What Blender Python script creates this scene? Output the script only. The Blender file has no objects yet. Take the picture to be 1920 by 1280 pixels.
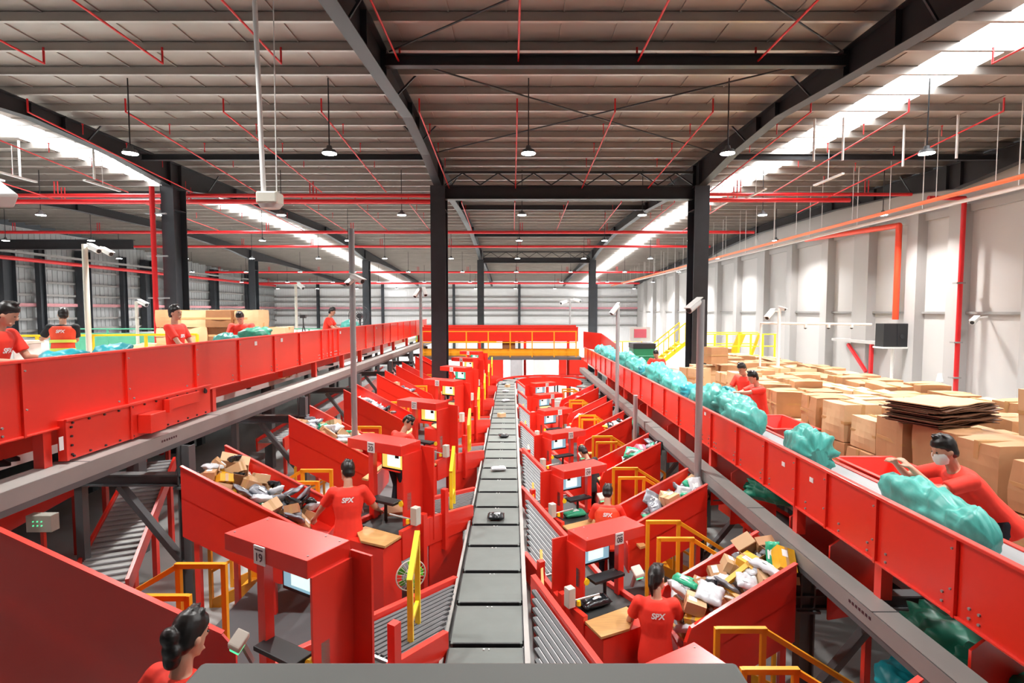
import bpy, math, random
from mathutils import Vector, Matrix, noise
from mathutils.bvhtree import BVHTree
random.seed(7)
PI = math.pi
C = bpy.context.scene.collection
SC = bpy.context.scene
H = 4.9                                   # camera height above the ground floor

# ------------------------------------------------------------------ camera, world, exposure
cam = bpy.data.objects.new('camera', bpy.data.cameras.new('camera'))
C.objects.link(cam); SC.camera = cam
cam.data.sensor_width = 36; cam.data.lens = 1020 / 1920 * 36
cam.location = (0, 0, H); cam.rotation_euler = (math.radians(90 - 3.25), 0, 0)
cam.data.clip_end = 300; cam.data.clip_start = 0.05
w = bpy.data.worlds.new('world'); SC.world = w; w.use_nodes = True
w.node_tree.nodes['Background'].inputs[0].default_value = (0.93, 0.96, 1, 1)
w.node_tree.nodes['Background'].inputs[1].default_value = 0.06
SC.view_settings.view_transform = 'Standard'; SC.view_settings.look = 'None'
SC.view_settings.gamma = 1; SC.view_settings.use_curve_mapping = False
SC.view_settings.exposure = 0.0
LAMP_W = 360; SKY_E = 11.0
def area_light(name, loc, sx, sy, power, col=(1, 0.98, 0.95), rot=(0, 0, 0), parent=None, shape='RECTANGLE'):
    l = bpy.data.lights.new(name, 'AREA'); l.shape = shape; l.size = sx; l.size_y = sy; l.energy = power; l.color = col
    o = bpy.data.objects.new(name, l); o.location = loc; o.rotation_euler = rot; C.objects.link(o)
    l.spread = 2.3
    if parent: o.parent = parent
    return o

# ------------------------------------------------------------------ materials
def mat(name, col, rough=0.5, metal=0.0, var=0.06, scale=6.0, emit=0, coat=0, bump=0, alpha=1, stretch=None):
    m = bpy.data.materials.new(name); m.use_nodes = True; nt = m.node_tree; b = nt.nodes['Principled BSDF']
    b.inputs['Roughness'].default_value = rough; b.inputs['Metallic'].default_value = metal
    b.inputs['Base Color'].default_value = (*col, 1)
    if coat: b.inputs['Coat Weight'].default_value = coat; b.inputs['Coat Roughness'].default_value = 0.25
    if alpha < 1: b.inputs['Alpha'].default_value = alpha
    if emit:
        b.inputs['Emission Color'].default_value = (*col, 1); b.inputs['Emission Strength'].default_value = emit
    if var or bump:
        tc = nt.nodes.new('ShaderNodeTexCoord'); n = nt.nodes.new('ShaderNodeTexNoise')
        n.inputs['Scale'].default_value = scale; n.inputs['Detail'].default_value = 4
        src = tc.outputs['Object']
        if stretch:
            mp = nt.nodes.new('ShaderNodeMapping'); mp.inputs['Scale'].default_value = stretch
            nt.links.new(src, mp.inputs[0]); src = mp.outputs[0]
        nt.links.new(src, n.inputs['Vector'])
    if var and not emit:
        r = nt.nodes.new('ShaderNodeMix'); r.data_type = 'RGBA'
        r.inputs[6].default_value = (*[max(0, c * (1 - var * 2)) for c in col], 1)
        r.inputs[7].default_value = (*[min(1, c * (1 + var * 2)) for c in col], 1)
        nt.links.new(n.outputs['Fac'], r.inputs[0]); nt.links.new(r.outputs[2], b.inputs['Base Color'])
    if bump:
        bp = nt.nodes.new('ShaderNodeBump'); bp.inputs['Strength'].default_value = bump
        nt.links.new(n.outputs['Fac'], bp.inputs['Height']); nt.links.new(bp.outputs[0], b.inputs['Normal'])
    return m
RED = mat('red_paint', (0.78, 0.020, 0.007), 0.42, 0, 0.03, 2.5, coat=0.7)
REDP = mat('red_paint_satin', (0.82, 0.030, 0.014), 0.42, 0, 0.03, 3, coat=0.6)
STEEL = mat('dark_steel', (0.030, 0.031, 0.035), 0.42, 0.2, 0.12, 3)
STEELB = mat('column_steel', (0.045, 0.050, 0.058), 0.4, 0.3, 0.1, 3)
GREY = mat('grey_steel', (0.30, 0.29, 0.28), 0.5, 0.2, 0.06, 3)
DGREY = mat('grey_frame_paint', (0.11, 0.115, 0.12), 0.5, 0.1, 0.08, 3)
RAILM = mat('rail_cover', (0.36, 0.34, 0.32), 0.45, 0.1, 0.07, 2)
POLE = mat('galvanised_pole', (0.42, 0.43, 0.44), 0.35, 0.5, 0.05, 4)
TRAY = mat('tray_belt', (0.135, 0.15, 0.14), 0.55, 0, 0.08, 5)
BLACK = mat('black_plastic', (0.012, 0.012, 0.014), 0.45, 0, 0.1, 5)
BELT = mat('belt_rubber', (0.035, 0.037, 0.036), 0.5, 0, 0.15, 4)
BELTG = mat('grey_belt', (0.33, 0.34, 0.35), 0.4, 0.1, 0.08, 5, stretch=(6, 0.5, 1))
ALU = mat('aluminium', (0.62, 0.63, 0.64), 0.3, 0.6, 0.05, 6)
YEL = mat('yellow_paint', (0.85, 0.36, 0.015), 0.4, 0, 0.05, 4)
YEL2 = mat('bright_yellow', (0.95, 0.68, 0.02), 0.4, 0, 0.04, 4)
WHITE = mat('white_paint', (0.78, 0.78, 0.76), 0.4, 0, 0.03, 5)
OFFW = mat('off_white_plastic', (0.62, 0.60, 0.52), 0.45, 0, 0.04, 6)
WOOD = mat('plywood', (0.60, 0.34, 0.13), 0.45, 0, 0.15, 5, stretch=(1, 9, 1))
CARD = mat('cardboard', (0.47, 0.245, 0.115), 0.62, 0, 0.09, 3, bump=0.12)
CARDL = mat('pale_cardboard', (0.62, 0.40, 0.22), 0.62, 0, 0.07, 3)
CARDD = mat('dark_cardboard', (0.26, 0.115, 0.045), 0.6, 0, 0.12, 4)
TAPE = mat('parcel_tape', (0.52, 0.31, 0.14), 0.16, 0, 0.05, 8)
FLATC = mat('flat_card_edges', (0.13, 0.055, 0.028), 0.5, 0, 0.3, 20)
PAPER = mat('paper_label', (0.82, 0.82, 0.82), 0.5, 0, 0.02, 8)
POLY_W = mat('white_mailer', (0.56, 0.58, 0.61), 0.28, 0, 0.08, 9, bump=0.5)
POLY_G = mat('grey_mailer', (0.20, 0.21, 0.24), 0.25, 0, 0.25, 12, bump=0.6)
POLY_K = mat('black_mailer', (0.012, 0.013, 0.016), 0.22, 0, 0.2, 12, bump=0.6)
POLY_Y = mat('yellow_parcel', (0.78, 0.42, 0.02), 0.35, 0, 0.1, 9)
POLY_T = mat('green_parcel', (0.02, 0.36, 0.19), 0.3, 0, 0.1, 9)
POLY_P = mat('pink_parcel', (0.75, 0.18, 0.26), 0.35, 0, 0.1, 9)
SACK = mat('teal_woven_sack', (0.065, 0.38, 0.33), 0.4, 0, 0.2, 9, bump=0.9, stretch=(1, 2.5, 1))
SACKG = mat('green_woven_sack', (0.02, 0.24, 0.15), 0.4, 0, 0.25, 5, bump=0.5)
SACKB = mat('blue_green_sack', (0.01, 0.30, 0.36), 0.38, 0, 0.25, 5, bump=0.5)
PIPE = mat('red_pipe_paint', (0.62, 0.014, 0.018), 0.35, 0, 0.04, 4)
ORANGE = mat('orange_tray', (0.85, 0.18, 0.06), 0.4, 0, 0.04, 4)
WALLM = mat('wall_panel', (0.50, 0.48, 0.465), 0.6, 0, 0.03, 0.6)
WALLP = mat('wall_pilaster', (0.41, 0.395, 0.385), 0.6, 0, 0.03, 0.6)
CEILM = mat('roof_sheet', (0.34, 0.30, 0.27), 0.42, 0.2, 0.12, 0.8, stretch=(1, 0.25, 1))
PURL = mat('purlin_zinc', (0.42, 0.39, 0.36), 0.35, 0.45, 0.08, 1)
CONC = mat('concrete', (0.42, 0.43, 0.42), 0.35, 0, 0.12, 1.2)
SKY = mat('skylight_sheet', (0.97, 0.985, 1.0), 0.5, 0, 0, 1, emit=SKY_E)
LAMPE = mat('lamp_glow', (1, 1, 0.98), 0.5, 0, 0, 1, emit=60)
SKIN = mat('skin', (0.56, 0.30, 0.20), 0.5, 0, 0.05, 9)
HAIR = mat('black_hair', (0.012, 0.009, 0.008), 0.38, 0, 0.3, 40, stretch=(1, 1, 0.2))
SHIRT = mat('red_shirt', (0.9, 0.04, 0.02), 0.75, 0, 0.05, 10, bump=0.15)
BSHIRT = mat('black_shirt', (0.012, 0.012, 0.014), 0.8, 0, 0.1, 10)
JEANS = mat('blue_jeans', (0.03, 0.10, 0.22), 0.8, 0, 0.15, 14)
TROUS = mat('dark_trousers', (0.012, 0.014, 0.024), 0.8, 0, 0.15, 10)
VEST = mat('orange_vest', (0.92, 0.08, 0.025), 0.6, 0, 0.04, 8)
LIME = mat('lime_band', (0.75, 0.85, 0.12), 0.4, 0, 0.03, 8)
TEXTW = mat('white_print', (0.85, 0.85, 0.85), 0.5, 0, 0, 1)
TEXTK = mat('dark_print', (0.06, 0.02, 0.03), 0.5, 0, 0, 1)
GREENM = mat('green_paint', (0.01, 0.17, 0.07), 0.4, 0, 0.06, 3)
GREENL = mat('green_mesh', (0.12, 0.48, 0.30), 0.5, 0, 0.1, 3)
FANG = mat('green_fan_blade', (0.10, 0.62, 0.03), 0.35, 0, 0.08, 6)
PINK = mat('pink_board', (0.80, 0.16, 0.22), 0.5, 0, 0.03, 4)
SCR_Y = mat('screen_yellow', (0.98, 0.72, 0.15), 0.4, 0, 0, 1, emit=0.9)
SCR_W = mat('screen_white', (0.70, 0.95, 0.90), 0.4, 0, 0, 1, emit=1.0)
SCR_G = mat('screen_green', (0.05, 0.55, 0.36), 0.4, 0, 0, 1, emit=0.8)
SCR_B = mat('screen_blue', (0.25, 0.50, 0.62), 0.4, 0, 0, 1, emit=0.8)
LEDG = mat('led_green', (0.1, 1, 0.45), 0.4, 0, 0, 1, emit=1)
FGREY = mat('foreground_grey', (0.165, 0.17, 0.16), 0.6, 0, 0.03, 3)
BLUE = mat('blue_crate', (0.01, 0.03, 0.30), 0.4, 0, 0.06, 6)

# ------------------------------------------------------------------ helpers
class B:
    """collects shapes; points are given in world space when root is passed (w=True), else local"""
    def __init__(s): s.v = []; s.f = []; s.m = []; s.s = []; s.mi = 0; s.M = None
    def add(s, vs, fs, smooth=False):
        n = len(s.v)
        if s.M is not None: vs = [s.M @ Vector(p) for p in vs]
        s.v += [tuple(p) for p in vs]; s.f += [tuple(i + n for i in f) for f in fs]
        s.m += [s.mi] * len(fs); s.s += [smooth] * len(fs); return s
    def box(s, c, d, R=None):
        x, y, z = d[0] / 2, d[1] / 2, d[2] / 2
        vs = [Vector((sx * x, sy * y, sz * z)) for sx in (-1, 1) for sy in (-1, 1) for sz in (-1, 1)]
        if R is not None:
            if isinstance(R, (int, float)): R = Matrix.Rotation(R, 3, 'Z')
            vs = [R @ p for p in vs]
        c = Vector(c); vs = [p + c for p in vs]
        return s.add(vs, [(0, 1, 3, 2), (4, 6, 7, 5), (0, 4, 5, 1), (2, 3, 7, 6), (0, 2, 6, 4), (1, 5, 7, 3)])
    def b2(s, x0, x1, y0, y1, z0, z1): return s.box(((x0 + x1) / 2, (y0 + y1) / 2, (z0 + z1) / 2), (abs(x1 - x0), abs(y1 - y0), abs(z1 - z0)))
    def bar(s, p, q, wd, ht=None, up=(0, 0, 1)):
        p, q = Vector(p), Vector(q); d = q - p; L = d.length; d.normalize(); up = Vector(up)
        if abs(d.dot(up)) > 0.98: up = Vector((0, 1, 0))
        sd = d.cross(up).normalized(); u = sd.cross(d)
        R = Matrix((sd, d, u)).transposed()
        return s.box((p + q) / 2, (wd, L, ht or wd), R)
    def tube(s, p, q, r, r2=None, n=10, cap=True):
        p, q = Vector(p), Vector(q); r2 = r if r2 is None else r2
        d = (q - p).normalized(); a = Vector((0, 0, 1)) if abs(d.z) < 0.9 else Vector((1, 0, 0))
        u = d.cross(a).normalized(); v = d.cross(u)
        vs = []
        for c, rr in ((p, r), (q, r2)):
            for i in range(n):
                t = 2 * PI * i / n; vs.append(c + (u * math.cos(t) + v * math.sin(t)) * rr)
        s.add(vs, [(i, (i + 1) % n, n + (i + 1) % n, n + i) for i in range(n)], True)
        if cap: s.add(vs, [tuple(range(n))[::-1], tuple(range(n, 2 * n))])
        return s
    def path(s, pts, r, n=8):
        for a, b in zip(pts, pts[1:]): s.tube(a, b, r, n=n)
        for p in pts[1:-1]: s.ball(p, (r, r, r), n=n, k=4)
        return s
    def ball(s, c, r, n=10, k=6, R=None):
        vs = []; c = Vector(c)
        for j in range(k + 1):
            ph = PI * j / k
            for i in range(n):
                t = 2 * PI * i / n
                p = Vector((r[0] * math.sin(ph) * math.cos(t), r[1] * math.sin(ph) * math.sin(t), r[2] * math.cos(ph)))
                if R is not None: p = R @ p
                vs.append(c + p)
        fs = [(j * n + i, (j + 1) * n + i, (j + 1) * n + (i + 1) % n, j * n + (i + 1) % n) for j in range(k) for i in range(n)]
        return s.add(vs, fs, True)
    def cap(s, p, q, r, r2, n=10): s.tube(p, q, r, r2, n=n); s.ball(p, (r,) * 3, n, 6); s.ball(q, (r2,) * 3, n, 6); return s
    def prism(s, poly, ext):
        """poly: list of 3d points, extruded by vector ext"""
        n = len(poly); e = Vector(ext); vs = [Vector(p) for p in poly] + [Vector(p) + e for p in poly]
        return s.add(vs, [tuple(range(n))[::-1], tuple(range(n, 2 * n))] + [(i, (i + 1) % n, n + (i + 1) % n, n + i) for i in range(n)])
    def loft(s, rings, n=16, caps=True, e=2.0):
        """rings: (centre, xaxis vec, yaxis vec)"""
        vs = []
        for c, ax, ay in rings:
            for i in range(n):
                t = 2 * PI * i / n; ct, st = math.cos(t), math.sin(t)
                k = (abs(ct) ** e + abs(st) ** e) ** (-1 / e)
                vs.append(Vector(c) + Vector(ax) * ct * k + Vector(ay) * st * k)
        fs = [(j * n + i, j * n + (i + 1) % n, (j + 1) * n + (i + 1) % n, (j + 1) * n + i) for j in range(len(rings) - 1) for i in range(n)]
        s.add(vs, fs, True)
        if caps: s.add(vs, [tuple(range(n))[::-1], tuple(range((len(rings) - 1) * n, len(rings) * n))])
        return s
    def mesh(s, name, mats):
        me = bpy.data.meshes.new(name); me.from_pydata(s.v, [], s.f)
        for m in (mats if isinstance(mats, (list, tuple)) else [mats]): me.materials.append(m)
        me.polygons.foreach_set('material_index', s.m); me.polygons.foreach_set('use_smooth', s.s); me.update()
        return me
    def obj(s, name, mats, parent=None, bev=0, world=True):
        """world=True: points are world coordinates, moved into the parent's space"""
        if parent is not None and world:
            Mi = MW[parent.name].inverted(); s.v = [tuple(Mi @ Vector(p)) for p in s.v]
        o = bpy.data.objects.new(name, s.mesh(name, mats)); C.objects.link(o)
        if parent is not None: o.parent = parent; MW[o.name] = MW[parent.name]
        else: MW[o.name] = Matrix.Identity(4)
        if bev:
            b = o.modifiers.new('bevel', 'BEVEL'); b.width = bev; b.segments = 2; b.limit_method = 'ANGLE'
        return o
    def mesh_thing(s, name, mats, label, cat, loc, group=None, bev=0, kind=None):
        """a thing that is one mesh; origin moved to loc (world points)"""
        L = Vector(loc); s.v = [tuple(Vector(p) - L) for p in s.v]
        o = s.obj(name, mats, None, bev); o.location = L; MW[o.name] = Matrix.Translation(L); return tag(o, label, cat, group, kind)
MW = {}
def tag(o, label=None, cat=None, group=None, kind=None):
    if label: o['label'] = label
    if cat: o['category'] = cat
    if group: o['group'] = group
    if kind: o['kind'] = kind
    return o
def T(name, label, cat, loc=(0, 0, 0), rz=0, group=None, kind=None):
    o = bpy.data.objects.new(name, None); C.objects.link(o); o.location = loc; o.rotation_euler = (0, 0, rz); o.empty_display_size = 0.1
    MW[o.name] = Matrix.Translation(loc) @ Matrix.Rotation(rz, 4, 'Z'); return tag(o, label, cat, group, kind)
def S(b, name, mats, bev=0, parent=None):
    o = b.obj(name, mats, parent, bev); o['kind'] = 'structure'; return o
def dup(root, loc, rz=None, label=None, group=None, skip=()):
    r = root.copy(); C.objects.link(r); r.location = loc
    if rz is not None: r.rotation_euler = (0, 0, rz) if isinstance(rz, (int, float)) else rz
    if label: r['label'] = label
    if group: r['group'] = group
    MW[r.name] = Matrix.Translation(loc) @ Matrix.Rotation(r.rotation_euler.z, 4, 'Z')
    for ch in list(root.children):
        if ch.name.split('.')[0] in skip: continue
        c = ch.copy(); C.objects.link(c); c.parent = r; MW[c.name] = MW[r.name]
        for g in list(ch.children):
            d = g.copy(); C.objects.link(d); d.parent = c; MW[d.name] = MW[r.name]
    return r
def inst(me, name, label, cat, loc, rot, group, scale=None):
    o = bpy.data.objects.new(name, me); C.objects.link(o); o.location = loc; o.rotation_euler = rot
    if scale: o.scale = scale
    return tag(o, label, cat, group)
def text_mesh(txt, size, bold=0.0, italic=0.0):
    cu = bpy.data.curves.new('t', 'FONT'); cu.body = txt; cu.size = size; cu.align_x = 'CENTER'; cu.align_y = 'CENTER'
    cu.offset = bold; cu.shear = italic
    o = bpy.data.objects.new('t', cu); C.objects.link(o)
    dg = bpy.context.evaluated_depsgraph_get(); me = bpy.data.meshes.new_from_object(o.evaluated_get(dg))
    v = [tuple(p.co) for p in me.vertices]; f = [tuple(p.vertices) for p in me.polygons]
    bpy.data.objects.remove(o); return v, f
def put_text(txt, size, origin, ax, ay, mt, parent, name='lettering', bold=0.0, italic=0.0):
    v, f = text_mesh(txt, size, bold, italic); b = B(); ax, ay, o = Vector(ax).normalized(), Vector(ay).normalized(), Vector(origin)
    b.add([o + ax * p[0] + ay * p[1] for p in v], f); return b.obj(name, mt, parent)
ORD = ['first', 'second', 'third', 'fourth', 'fifth', 'sixth', 'seventh', 'eighth', 'ninth', 'tenth', 'eleventh', 'twelfth']
Zr = lambda dz: H - dz

# roof profile (bottom of purlins), absolute z
RP = [(-8, 4.78), (10, 4.95), (34, 5.2), (68.3, 3.55)]
def roofz(y):
    for (a, za), (b, zb) in zip(RP, RP[1:]):
        if y <= b: return H + za + (zb - za) * (y - a) / (b - a)
    return H + RP[-1][1]
XL, XR, Y0, Y1 = -29.6, 15.6, -8.0, 68.0
D1, D2 = 18.9, 43.6

# ------------------------------------------------------------------ setting
b = B(); b.b2(XL, XR, Y0, Y1, -0.2, 0); S(b, 'floor', CONC)
# ceiling: ribbed sheets over the purlins, with skylight strips cut as separate sheets
SK = [(-14.95, -13.6), (8.6, 9.85)]
xs = [XL, SK[0][0], SK[0][1], SK[1][0], SK[1][1], XR]
ys = [Y0, 10, 34, 68.3]
b = B(); sk = B()
for i in range(5):
    t = sk if i in (1, 3) else b
    for y0, y1 in zip(ys, ys[1:]):
        z0, z1 = roofz(y0) + 0.2, roofz(y1) + 0.2
        t.add([(xs[i], y0, z0), (xs[i + 1], y0, z0), (xs[i + 1], y1, z1), (xs[i], y1, z1),
               (xs[i], y0, z0 + .08), (xs[i + 1], y0, z0 + .08), (xs[i + 1], y1, z1 + .08), (xs[i], y1, z1 + .08)],
              [(0, 3, 2, 1), (4, 5, 6, 7), (0, 1, 5, 4), (2, 3, 7, 6), (0, 4, 7, 3), (1, 2, 6, 5)])
x = XL + .5
while x < XR:                                            # raised seams of the sheets
    if not any(a - .1 < x < c + .1 for a, c in SK):
        for y0, y1 in zip(ys, ys[1:]): b.bar((x, y0, roofz(y0) + .19), (x, y1, roofz(y1) + .19), .03, .03)
    x += 1.0
ceil = S(b, 'ceiling', CEILM)
S(sk, 'window_1', SKY)
y = 1.0; k = 0
pb = B()
while y < 67.5:                                           # Z purlins
    z = roofz(y)
    p = B(); p.b2(XL, XR, y - .035, y + .035, z, z + .008); p.b2(XL, XR, y + .03, y + .038, z, z + .2); p.b2(XL, XR, y + .03, y + .1, z + .19, z + .2)
    o = S(p, 'purlin', PURL, parent=ceil); y += 1.08
# back wall
b = B(); b.b2(XL, XR, Y1, Y1 + .2, 0, H + 3.9)
for i in range(150): b.b2(XL + .3 * i, XL + .3 * i + .06, Y1 - .03, Y1, 0, H + 3.8)
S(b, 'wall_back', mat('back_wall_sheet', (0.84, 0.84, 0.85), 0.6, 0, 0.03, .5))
b = B()
for dz in (2.7, 1.55, 0.95, -.1, -.75, -1.9): b.b2(XL, XR, Y1 - .22, Y1 - .03, H + dz, H + dz + .16)
S(b, 'trim_1', GREY)
b = B(); b.b2(XL, XR, Y1 - .3, Y1 - .22, H + .2, H + .42); S(b, 'trim_2', mat('faded_red_band', (0.62, 0.26, 0.30), 0.5))
# left wall
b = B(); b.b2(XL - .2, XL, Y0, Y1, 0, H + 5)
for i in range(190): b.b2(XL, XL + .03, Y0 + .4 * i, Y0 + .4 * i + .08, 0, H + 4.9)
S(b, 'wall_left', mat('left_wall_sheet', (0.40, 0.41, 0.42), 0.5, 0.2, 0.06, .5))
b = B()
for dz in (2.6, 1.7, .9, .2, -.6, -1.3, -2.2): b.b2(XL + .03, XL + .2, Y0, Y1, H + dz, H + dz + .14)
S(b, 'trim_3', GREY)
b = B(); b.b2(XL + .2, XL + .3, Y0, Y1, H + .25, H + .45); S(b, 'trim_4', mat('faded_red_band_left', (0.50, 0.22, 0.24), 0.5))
# right wall: flat panels with pilasters
b = B(); b.b2(XR, XR + .25, Y0, Y1, 0, H + 5.2)
S(b, 'wall_right', WALLM)
py = [8.9, 12.4, 15.3, 18.6, 20.6, 23.4, 26.4, 29.8, 33, 37, 40.5, 43.6, 47, 51, 55, 59, 63]
b = B()
for i, yy in enumerate(py): b.b2(XR - .38, XR, yy, yy + (1.0 if i % 3 == 2 else .55), 0, H + 3.6)
b.b2(XR - .12, XR, Y0, Y1, H + 3.35, H + 3.6)
S(b, 'trim_5', WALLP)
b = B(); b.b2(XR - .12, XR, 2, 66, H - .12, H - .04)
S(b, 'trim_6', GREY)
b = B(); b.b2(XR - .5, XR, 4, 15.2, H - 2.05, H - 1.35); S(b, 'trim_7', WALLM, bev=.01)

# ------------------------------------------------------------------ steel columns, rafters, beams
def column(x, y, top, label, w=.34, d=.62):
    t = T('steel_column', label, 'column', (x, y, 0), 0, 'steel roof columns')
    b = B(); b.b2(-.012, .012, -d / 2, d / 2, 0, top)
    for s_ in (-1, 1): b.b2(-w / 2, w / 2, s_ * d / 2 - .015, s_ * d / 2 + .015, 0, top)
    b.obj('shaft', STEELB, t, world=False)
    b = B(); b.b2(-w / 2 - .08, w / 2 + .08, -d / 2 - .08, d / 2 + .08, 0, .04)
    b.obj('base_plate', STEELB, t, world=False)
    b = B(); b.b2(-w / 2, w / 2, -d / 2, d / 2, top - .04, top); b.b2(-w / 2, w / 2, -d / 2, d / 2, top - .8, top - .77)
    b.obj('cap_plate', STEELB, t, world=False)
    return t
ZC = H + 4.2
for (x, nm) in ((-11.6, 'left of the raised left conveyor'), (-2.5, 'left of the sorter'), (6.4, 'right of the sorter')):
    column(x, D1, ZC, 'tall dark steel column of the nearer row standing ' + nm, .5 if x != -11.6 else .42, .7)
for (x, nm) in ((-20.6, 'among the far left bays'), (-11.6, 'behind the left workers'), (-2.5, 'behind the left end of the bridge'), (6.4, 'behind the right end of the bridge')):
    column(x, D2, H + 4.0, 'distant dark steel column of the farther row ' + nm, .5, .6)
column(-20.6, D1 + 2, ZC, 'dark steel column at the far left edge behind the vested worker', .4, .6)
for i, yy in enumerate((28.2, 31.5, 33.8, 37.2, 41, 43.6, 46.2, 53.5, 60)):
    column(XL + .45, yy, H + 4.0, 'dark wind column against the left wall, %s from the camera' % ORD[i], .45 if i % 2 else .3, .8 if i % 2 else .4)
for i, x in enumerate((-24, -16, -7.2, 0.9, 10.4)):
    column(x, Y1 - .5, H + 3.3, 'slim steel post against the far back wall, %s from the left' % ORD[i], .3, .3)
def rbot(y):
    pts = [(-8, 3.6), (2, 4.0), (7.5, 4.2), (10.7, 4.42), (13.3, 4.62), (16, 4.5), (18.9, 4.15), (21.5, 4.5), (26, 4.72), (34, 4.75), (40, 4.4), (43.6, 3.95), (47, 4.1), (52, 4.0), (60, 3.6), (68, 3.0)]
    for (a, za), (b_, zb) in zip(pts, pts[1:]):
        if y <= b_: return H + za + (zb - za) * (y - a) / (b_ - a)
    return H + 3.0
NAMES = {-20.6: 'far left bay line', -11.6: 'line of the left column with the red riser', -2.5: 'line of the column left of the sorter', 6.4: 'line of the column right of the sorter', 15.2: 'line along the right wall'}
for x in (-20.6, -11.6, -2.5, 6.4, 15.2):
    t = T('roof_rafter', 'deep dark steel roof rafter along the ' + NAMES[x], 'roof beam', (x, 0, H + 4.5), 0, 'roof rafters')
    yy = [-8, 2, 7.5, 10.7, 13.3, 16, 18.9, 21.5, 26, 34, 40, 43.6, 47, 52, 60, 67.8]
    wb = B(); fb = B()
    for a, c in zip(yy, yy[1:]):
        za, zc, ra, rc = rbot(a), rbot(c), roofz(a) - .01, roofz(c) - .01
        wb.add([(x - .01, a, za), (x + .01, a, za), (x + .01, c, zc), (x - .01, c, zc), (x - .01, a, ra), (x + .01, a, ra), (x + .01, c, rc), (x - .01, c, rc)],
               [(0, 3, 2, 1), (4, 5, 6, 7), (0, 1, 5, 4), (2, 3, 7, 6), (0, 4, 7, 3), (1, 2, 6, 5)])
        fb.bar((x, a, za), (x, c, zc), .26, .02); fb.bar((x, a, ra - .01), (x, c, rc - .01), .26, .02)
    for a in (5, 7.5, 9.2, 10.6, 13.3, 14.3, 18.6, 19.2, 23, 26, 34, 43): sb = B(); sb.b2(x - .12, x + .12, a - .012, a + .012, rbot(a), roofz(a)); sb.obj('stiffener', STEEL, t)
    for a in (6.2, 8.4, 11.9, 15.1, 21, 24):                # fly braces
        for s_ in (-1, 1): sb = B(); sb.bar((x + s_ * .02, a, rbot(a) + .05), (x + s_ * .45, a, roofz(a) + .03), .035, .035); sb.obj('fly_brace', STEEL, t)
    wb.obj('web', STEEL, t); fb.obj('flange', STEEL, t)
def ibeam(p, q, w_, h_, label, group=None, truss=False):
    t = T('tie_beam', label, 'beam', p, 0, group)
    b = B(); b.bar(p, q, .014, h_); p, q = Vector(p), Vector(q)
    for s_ in (-1, 1): b.bar(p + Vector((0, 0, s_ * h_ / 2)), q + Vector((0, 0, s_ * h_ / 2)), w_, .02)
    b.obj('beam', STEEL, t)
    if truss:
        b = B(); n = 14; z = p.z + h_ / 2 + .05
        b.bar((p.x, p.y, z + .42), (q.x, q.y, z + .42), .08, .08)
        for i in range(n):
            xa = p.x + (q.x - p.x) * i / n; xb = p.x + (q.x - p.x) * (i + 1) / n
            b.bar((xa, p.y, z + (.4 if i % 2 else 0)), (xb, p.y, z + (0 if i % 2 else .4)), .04, .04)
        b.obj('truss_web', STEEL, t)
    return t
ibeam((-2.3, D1, H + 4.02), (6.2, D1, H + 4.02), .3, .44, 'dark tie beam with lattice joining the two nearer columns above the sorter', truss=True)
ibeam((-2.3, D2, H + 3.98), (6.2, D2, H + 3.98), .3, .4, 'farther dark tie beam joining the two distant columns above the bridge', truss=True)
ibeam((-2.4, 10.6, H + 4.72), (6.3, 10.6, H + 4.72), .16, .2, 'dark cross beam under the roof nearest the camera')
ibeam((-2.4, 26, H + 4.85), (6.3, 26, H + 4.85), .16, .2, 'dark cross beam under the roof just beyond the nearer tie beam')
ibeam((-2.4, 35, H + 4.8), (6.3, 35, H + 4.8), .16, .2, 'dark cross beam under the roof before the farther tie beam')
ibeam((-11.5, 17.2, H + 4.75), (-2.6, 17.2, H + 4.75), .14, .16, 'thin dark strut under the roof in the left bay')
ibeam((6.5, 17.2, H + 4.75), (15.1, 17.2, H + 4.75), .14, .16, 'thin dark strut under the roof in the right bay crossing the skylight')
ibeam((-20.5, 22, H + 4.6), (-11.7, 22, H + 4.6), .2, .26, 'dark strut beyond the red riser in the far left bay')
ibeam((-29, 30, H + 3.6), (-20.7, 30, H + 3.6), .3, .5, 'deep dark strut near the left wall')
# bracing rods
def rod(p, q, label, r=.018):
    b = B(); b.tube(p, q, r, n=6); return b.mesh_thing('bracing_rod', STEEL, label, 'rod', p, 'roof bracing rods')
rod((-2.3, 10.7, H + 4.85), (6.2, 17.0, H + 4.85), 'thin roof bracing rod running from near left to far right')
rod((6.2, 10.7, H + 4.85), (-2.3, 17.0, H + 4.85), 'thin roof bracing rod running from near right to far left')
rod((-2.3, 10.5, H + 4.85), (6.2, 4.0, H + 4.85), 'thin roof bracing rod rising from the cross beam towards the camera on the right')
rod((6.2, 10.5, H + 4.85), (-2.3, 4.0, H + 4.85), 'thin roof bracing rod rising from the cross beam towards the camera on the left')

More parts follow.
